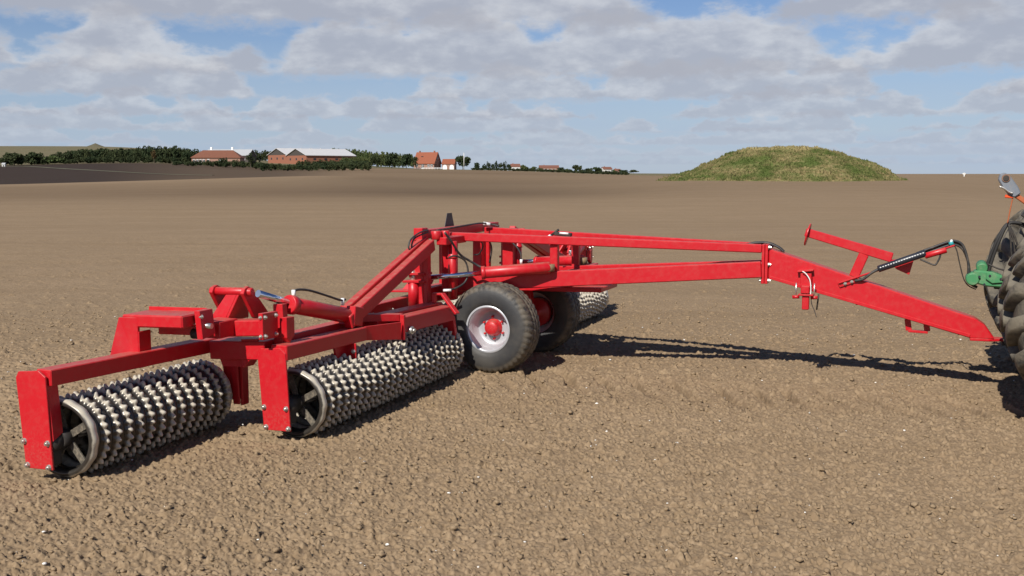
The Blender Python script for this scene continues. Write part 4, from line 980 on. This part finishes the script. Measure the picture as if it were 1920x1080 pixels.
# twin-gabled brick barns
ya = math.radians(40); ax = Vector((math.cos(ya), math.sin(ya), 0)); pr = Vector((-math.sin(ya), math.cos(ya), 0))
c0 = Vector((place(575, 512), 512, 0)); Lb, Wb = 27., 19.5
for k, lab in ((0, 'brick barn with a broad pale sheet roof, right one of the two joined gables'), (1, 'brick barn with a pale sheet roof, left one of the two joined gables')):
    c = c0+ax*(Lb/2)+pr*(Wb*(k+.5))
    hb_, rf_ = house('brick_barn', lab, 'barn', c.x, c.y, ya, Lb, Wb-.05, 4.3, 7.5, BRICK, METAL, 'joined brick barns', 0, DARKP, .5)
    for y_ in (-6, 0, 6): window(hb_, y_, 2.6, 1.2, 1.0, -Lb/2-.05, 'end')
    for x_ in (-6, 0, 6): Bx(MB(), x_-.25, x_+.25, -.25, .25, 7.5, 8.0).build('roof_vent', METAL, rf_)
    for x_ in (-9, -3, 3, 9): window(hb_, x_, 2.6, 1.4, .8, -Wb/2, 'front', False)
fb_, rf_ = house('farmhouse', 'low farmhouse with an orange hipped tile roof and white windows', 'farmhouse', place(410, 474), 474, .03, 21., 9., 2.9, 5.9, PINK, simple('cloud_shaded_tiles', (.165, .062, .034), .8, 0, .25, 1.2), None, 4.2)  # roof tile colour darkened to stand for cloud shade
for x_ in (-9.4, -8.0, -6.6, -5.2): window(fb_, x_, 1.5, 1.1, 1.3, -4.5)
window(fb_, -3.2, 1.2, 1.0, 2.1, -4.5, nm='door'); window(fb_, 2., 1.5, 1.4, 1.2, -4.5)
lb_, rf_ = house('long_barn', 'long low building with a grey sheet roof and white vents behind the hipped farmhouse', 'barn', place(428, 498), 503, -.05, 20.5, 13., 3.6, 6.3, DARKP, GREYR)
for x_ in (-9, 1.): Bx(MB(), x_-.45, x_+.45, -.45, .45, 6.0, 7.6).build('roof_vent', WFR, rf_)
for x_ in (-6, -1, 4, 8): window(lb_, x_, 2., 1.6, .9, -6.5)
hs_, rf_ = house('house', 'brick house with a steep orange tile roof and two chimneys', 'house', place(801, 480), 482, -math.radians(17), 9.6, 8.6, 2.6, 7.3, PINK, TILE)
for x_ in (-3.6, 3.4): Bx(MB(), x_-.3, x_+.3, -.3, .3, 6.9, 8.2).build('chimney', BRICK, rf_)
for x_ in (-3.4, 2.2, 3.7): window(hs_, x_, 1.5, 1.1, 1.1, -4.3)
window(hs_, -.6, 1.15, 1.2, 2.2, -4.3, nm='door'); sk = Bx(MB(), -2.2, -1.2, -2.0, -1.3, 5.2, 5.75).build('skylight', GLASS, rf_)
window(hs_, 0, 4.6, 1.2, 1.2, 4.82, 'end'); window(hs_, -2, 1.6, 1.2, 1.1, 4.82, 'end')
gr_, rf_ = house('garage', 'small outbuilding with orange roof and two white arched doors beside the house', 'garage', place(842, 482), 484, -math.radians(8), 5.6, 5., 2.5, 4.5, PINK, TILE, None, 0, None, .2)
for x_ in (-1.5, 1.6):
    b = MB(); pts = [Vector((x_-.95, -2.5, .1)), Vector((x_+.95, -2.5, .1))]+[Vector((x_+.95*math.cos(a), -2.5, 1.2+.95*math.sin(a))) for a in np.linspace(0, math.pi, 9)]
    b.prism(pts, Vector((0, -.08, 0)), 0); b.build('door', WFR, gr_)
fn = empty('garden_fence', (place(805, 466), 466, gz(place(805, 466), 466))); tag(fn, 'low whitish garden fence in front of the orange-roofed house', 'fence')
for k in range(11): Bx(MB(), -6+k*1.2-.05, -6+k*1.2+.05, -.05, .05, -.4, .75).build('post', WFR, fn)
for z_ in (.3, .62): Bx(MB(), -6, 6, -.085, -.055, z_-.06, z_+.06).build('rail', WFR, fn)
pl_ = empty('pole', (place(870, 455), 455, gz(place(870, 455), 455))); tag(pl_, 'tall pale pole standing in front of the round-crowned tree', 'pole')
for nm, z0_, z1_, r_ in (('shaft', -.5, 7.1, .13), ('cap', 7.1, 7.25, .2)):
    b = MB(); b.cyl((0, 0, z0_), (0, 0, z1_), r_, 10); b.build(nm, WWALL, pl_)
VT = simple('brown_red_tiles', (.17, .070, .045), .8, 0, .25, 1.2)
for px, Yv, yaw, L, Wd, ev, rg, wm, rm, lab in (
    (966, 590, .1, 5., 5., 2.2, 3.6, WWALL, VT, 'tiny white house at the left end of the village'),
    (1029, 690, 0, 12.5, 6., 2.4, 3.9, PINK, VT, 'long low brick terrace with red roof in the village'),
    (1137, 660, .3, 5.6, 5., 2.3, 3.6, WWALL, VT, 'pale house with reddish roof among the village trees'),
    (1157, 650, .2, 3.6, 3.6, 1.5, 2.5, PINK, VT, 'last small orange house at the right end of the village')):
    h_, rf_ = house('village_house', lab, 'house', place(px, Yv), Yv, yaw, L, Wd, ev, rg, wm, rm, None, 0, None, .2)
    for x_ in np.arange(-L/2+1.2, L/2-.8, 2.2): window(h_, x_, 1.3, .9, .9, -Wd/2)
    Bx(MB(), -L/4-.2, -L/4+.2, -.2, .2, rg-.2, rg+.7).build('chimney', BRICK, rf_)
hh_, rf_ = house('field_hut', 'tiny whitish hut beside the field track at the left edge', 'hut', place(8, 405), 405, .1, 1.1, 1.1, .9, 1.3, WWALL, GREYR, None, 0, None, .1)
window(hh_, 0, .45, .45, .7, -.55, nm='door')
# small white thing on the crest at the right
mk = empty('crest_marker', (place(1808, 238), 238, gz(place(1808, 238), 238))); tag(mk, 'small white object on a stalk on the bare crest right of the grassy mound', 'marker')
b = MB(); b.cyl((0, 0, -.3), (0, 0, .45), .12, 8); b.build('stalk', WWALL, mk)
b = MB(); b.prism([Vector((-.45, 0, .62)), Vector((-.25, 0, .42)), Vector((.28, 0, .42)), Vector((.42, 0, .66)), Vector((.05, 0, .86))], Vector((0, .3, 0)), .04); b.build('head', WWALL, mk)
# ---- farm track through the dark field
tp = [(-60, 405), (0, 403), (50, 398), (110, 355), (165, 318), (212, 292), (270, 268), (325, 254), (400, 246)]
txy = catmull([(place(p, d), d, 0) for p, d in tp], 8); V = []
for i, p in enumerate(txy):
    d = (txy[min(i+1, len(txy)-1)]-txy[max(0, i-1)]).normalized(); nrm = Vector((-d.y, d.x, 0)); w_ = 1.0*(1-.6*i/len(txy))*(.8+.5*random.random())
    for s in (-1, -.33, .33, 1): q_ = p+nrm*(s*w_); V.append((q_.x, q_.y, gz(q_.x, q_.y)+.20-.12*abs(s)))
ix = np.arange(len(V)).reshape(-1, 4); F_ = np.stack([ix[:-1, :-1], ix[:-1, 1:], ix[1:, 1:], ix[1:, :-1]], -1).reshape(-1, 4)
tk = link('farm_track', np_mesh('farm_track', np.array(V), F_), simple('pale_track', (.085, .078, .045), .95, 0, .5, .05)); tk['kind'] = 'structure'
# ---- grassy burial mound
mx_, my_ = place(1456, 140), 140.
nr_, na_ = 80, 300; tt = np.linspace(0, 1.1, nr_); aa = np.linspace(0, 2*np.pi, na_, endpoint=False); TT, AA = np.meshgrid(tt, aa, indexing='ij')
Rm = 14.5*(1+.03*np.sin(AA*3+1)+.025*np.cos(AA*5)+.03*vnoise(AA*4.77, AA*0+3.3, 70)); mx2 = mx_+TT*Rm*np.cos(AA); my2 = my_+TT*Rm*np.sin(AA)
side = smooth(np.cos(AA), -.6, .6)
hm = (1-side)*np.interp(TT, [0, .18, .30, .45, .60, .75, .9, 1., 1.1], [1., .97, .91, .75, .50, .27, .15, .07, -.06])+side*np.interp(TT, [0, .25, .42, .60, .83, .95, 1., 1.1], [1., 1.02, .93, .74, .46, .24, .06, -.06])
hm *= 4.0
hm += (.34*vnoise(mx2*.35, my2*.35, 71)+.22*vnoise(mx2*.9, my2*.9, 72)+.10*vnoise(mx2*2.7, my2*2.7, 73))*np.clip(1.1-TT, 0, .5)*2
zb = base_z(mx2.ravel(), my2.ravel()).reshape(TT.shape)
zc = gz(mx_, my_); Vm = np.stack([mx2, my2, zb*TT.clip(0, 1)+zc*(1-TT.clip(0, 1))+hm], -1)
ix = np.arange(nr_*na_).reshape(nr_, na_); F_ = np.stack([ix[:-1], ix[1:], np.roll(ix, -1, 1)[1:], np.roll(ix, -1, 1)[:-1]], -1).reshape(-1, 4)
def grass_mat(name):
    m, t, b = mat(name); pos = t.new('ShaderNodeNewGeometry').outputs['Position']
    mp = t.new('ShaderNodeMapping'); t.l.new(pos, mp.inputs[0]); mp.inputs['Scale'].default_value = (1, 1, 2.0)
    n1 = t.noise(mp.outputs[0], .28, 6., .65); n2 = t.noise(mp.outputs[0], 1.3, 5., .7)
    c = t.mix(t.sstep(n1, .36, .62), rgb(.078, .105, .028), rgb(.155, .148, .058))
    c = t.mix(t.m('MULTIPLY', t.m('MULTIPLY', t.sstep(n2, .42, .64), t.sstep(n1, .38, .60)), .85), c, rgb(.27, .205, .105))
    c = t.mix(t.m('MULTIPLY', t.sstep(n2, .46, .28), .55), c, rgb(.052, .074, .022))
    zz = t.new('ShaderNodeSeparateXYZ'); t.l.new(pos, zz.inputs[0])
    dry = t.m('MULTIPLY', t.sstep(t.m('ADD', zz.outputs[2], t.m('MULTIPLY', n1, 1.6)), zc+4.3, zc+4.9), .7)
    c = t.mix(dry, c, rgb(.33, .27, .13))
    t.l.new(c, b.inputs['Base Color']); b.inputs['Roughness'].default_value = .95; b.inputs['Specular IOR Level'].default_value = .1; return m
GRASS = grass_mat('rough_grass')
md = link('burial_mound', np_mesh('burial_mound', Vm.reshape(-1, 3), F_), GRASS, None, True); md['kind'] = 'structure'
def tufts(name, label, n, seed):
    g = np.random.default_rng(seed); t_ = np.where(g.random(n) < .12, .97+.14*g.random(n), np.sqrt(g.random(n))*1.04); a = g.random(n)*2*math.pi
    i = np.clip((t_/1.1*(nr_-1)).round().astype(int), 0, nr_-1); j = (a/(2*math.pi)*na_).astype(int) % na_
    P = Vm[i, j]; h_ = (.08+.24*g.random(n)**2.5)*np.where(vnoise(P[:, 0]*.5, P[:, 1]*.5, 77) > .05, 1.35, .8); V = []
    for k in range(3):
        d = g.random(n)*6.28; w_ = .10+.12*g.random(n); ln = h_*(g.random(n)-.5)*.9; o_ = (g.random((n, 2))-.5)*.3
        b0 = P+np.stack([o_[:, 0]-np.cos(d)*w_, o_[:, 1]-np.sin(d)*w_, np.full(n, -.05)], 1); b1 = P+np.stack([o_[:, 0]+np.cos(d)*w_, o_[:, 1]+np.sin(d)*w_, np.full(n, -.05)], 1)
        V.append(np.stack([b0, b1, P+np.stack([o_[:, 0]+ln, o_[:, 1]+ln*.5, h_], 1)], 1))
    V = np.concatenate(V).reshape(-1, 3)
    return tag(link(name, np_mesh(name, V, np.arange(len(V)).reshape(-1, 3)), GRASS), label, 'grass', kind='stuff')
tufts('grass', 'long green and straw-coloured grass tufts covering the burial mound', 16000, 31)
# little mound on the skyline hill at the far left
hx_, hy_ = place(181, 1500), 1500.; tt = np.linspace(0, 1, 8)
Vh = np.array([[hx_+t*16*math.cos(a), hy_+t*16*math.sin(a), gz(hx_, hy_)-1.+5.6*(1-t)**1.3] for t in tt for a in np.linspace(0, 2*math.pi, 24, endpoint=False)])
ix = np.arange(8*24).reshape(8, 24); F_ = np.stack([ix[:-1], ix[1:], np.roll(ix, -1, 1)[1:], np.roll(ix, -1, 1)[:-1]], -1).reshape(-1, 4)
hm_ = link('hill_mound', np_mesh('hill_mound', Vh, F_), simple('hill_grass', (.10, .088, .05), .95, 0, .2, .05), None, True); hm_['kind'] = 'structure'
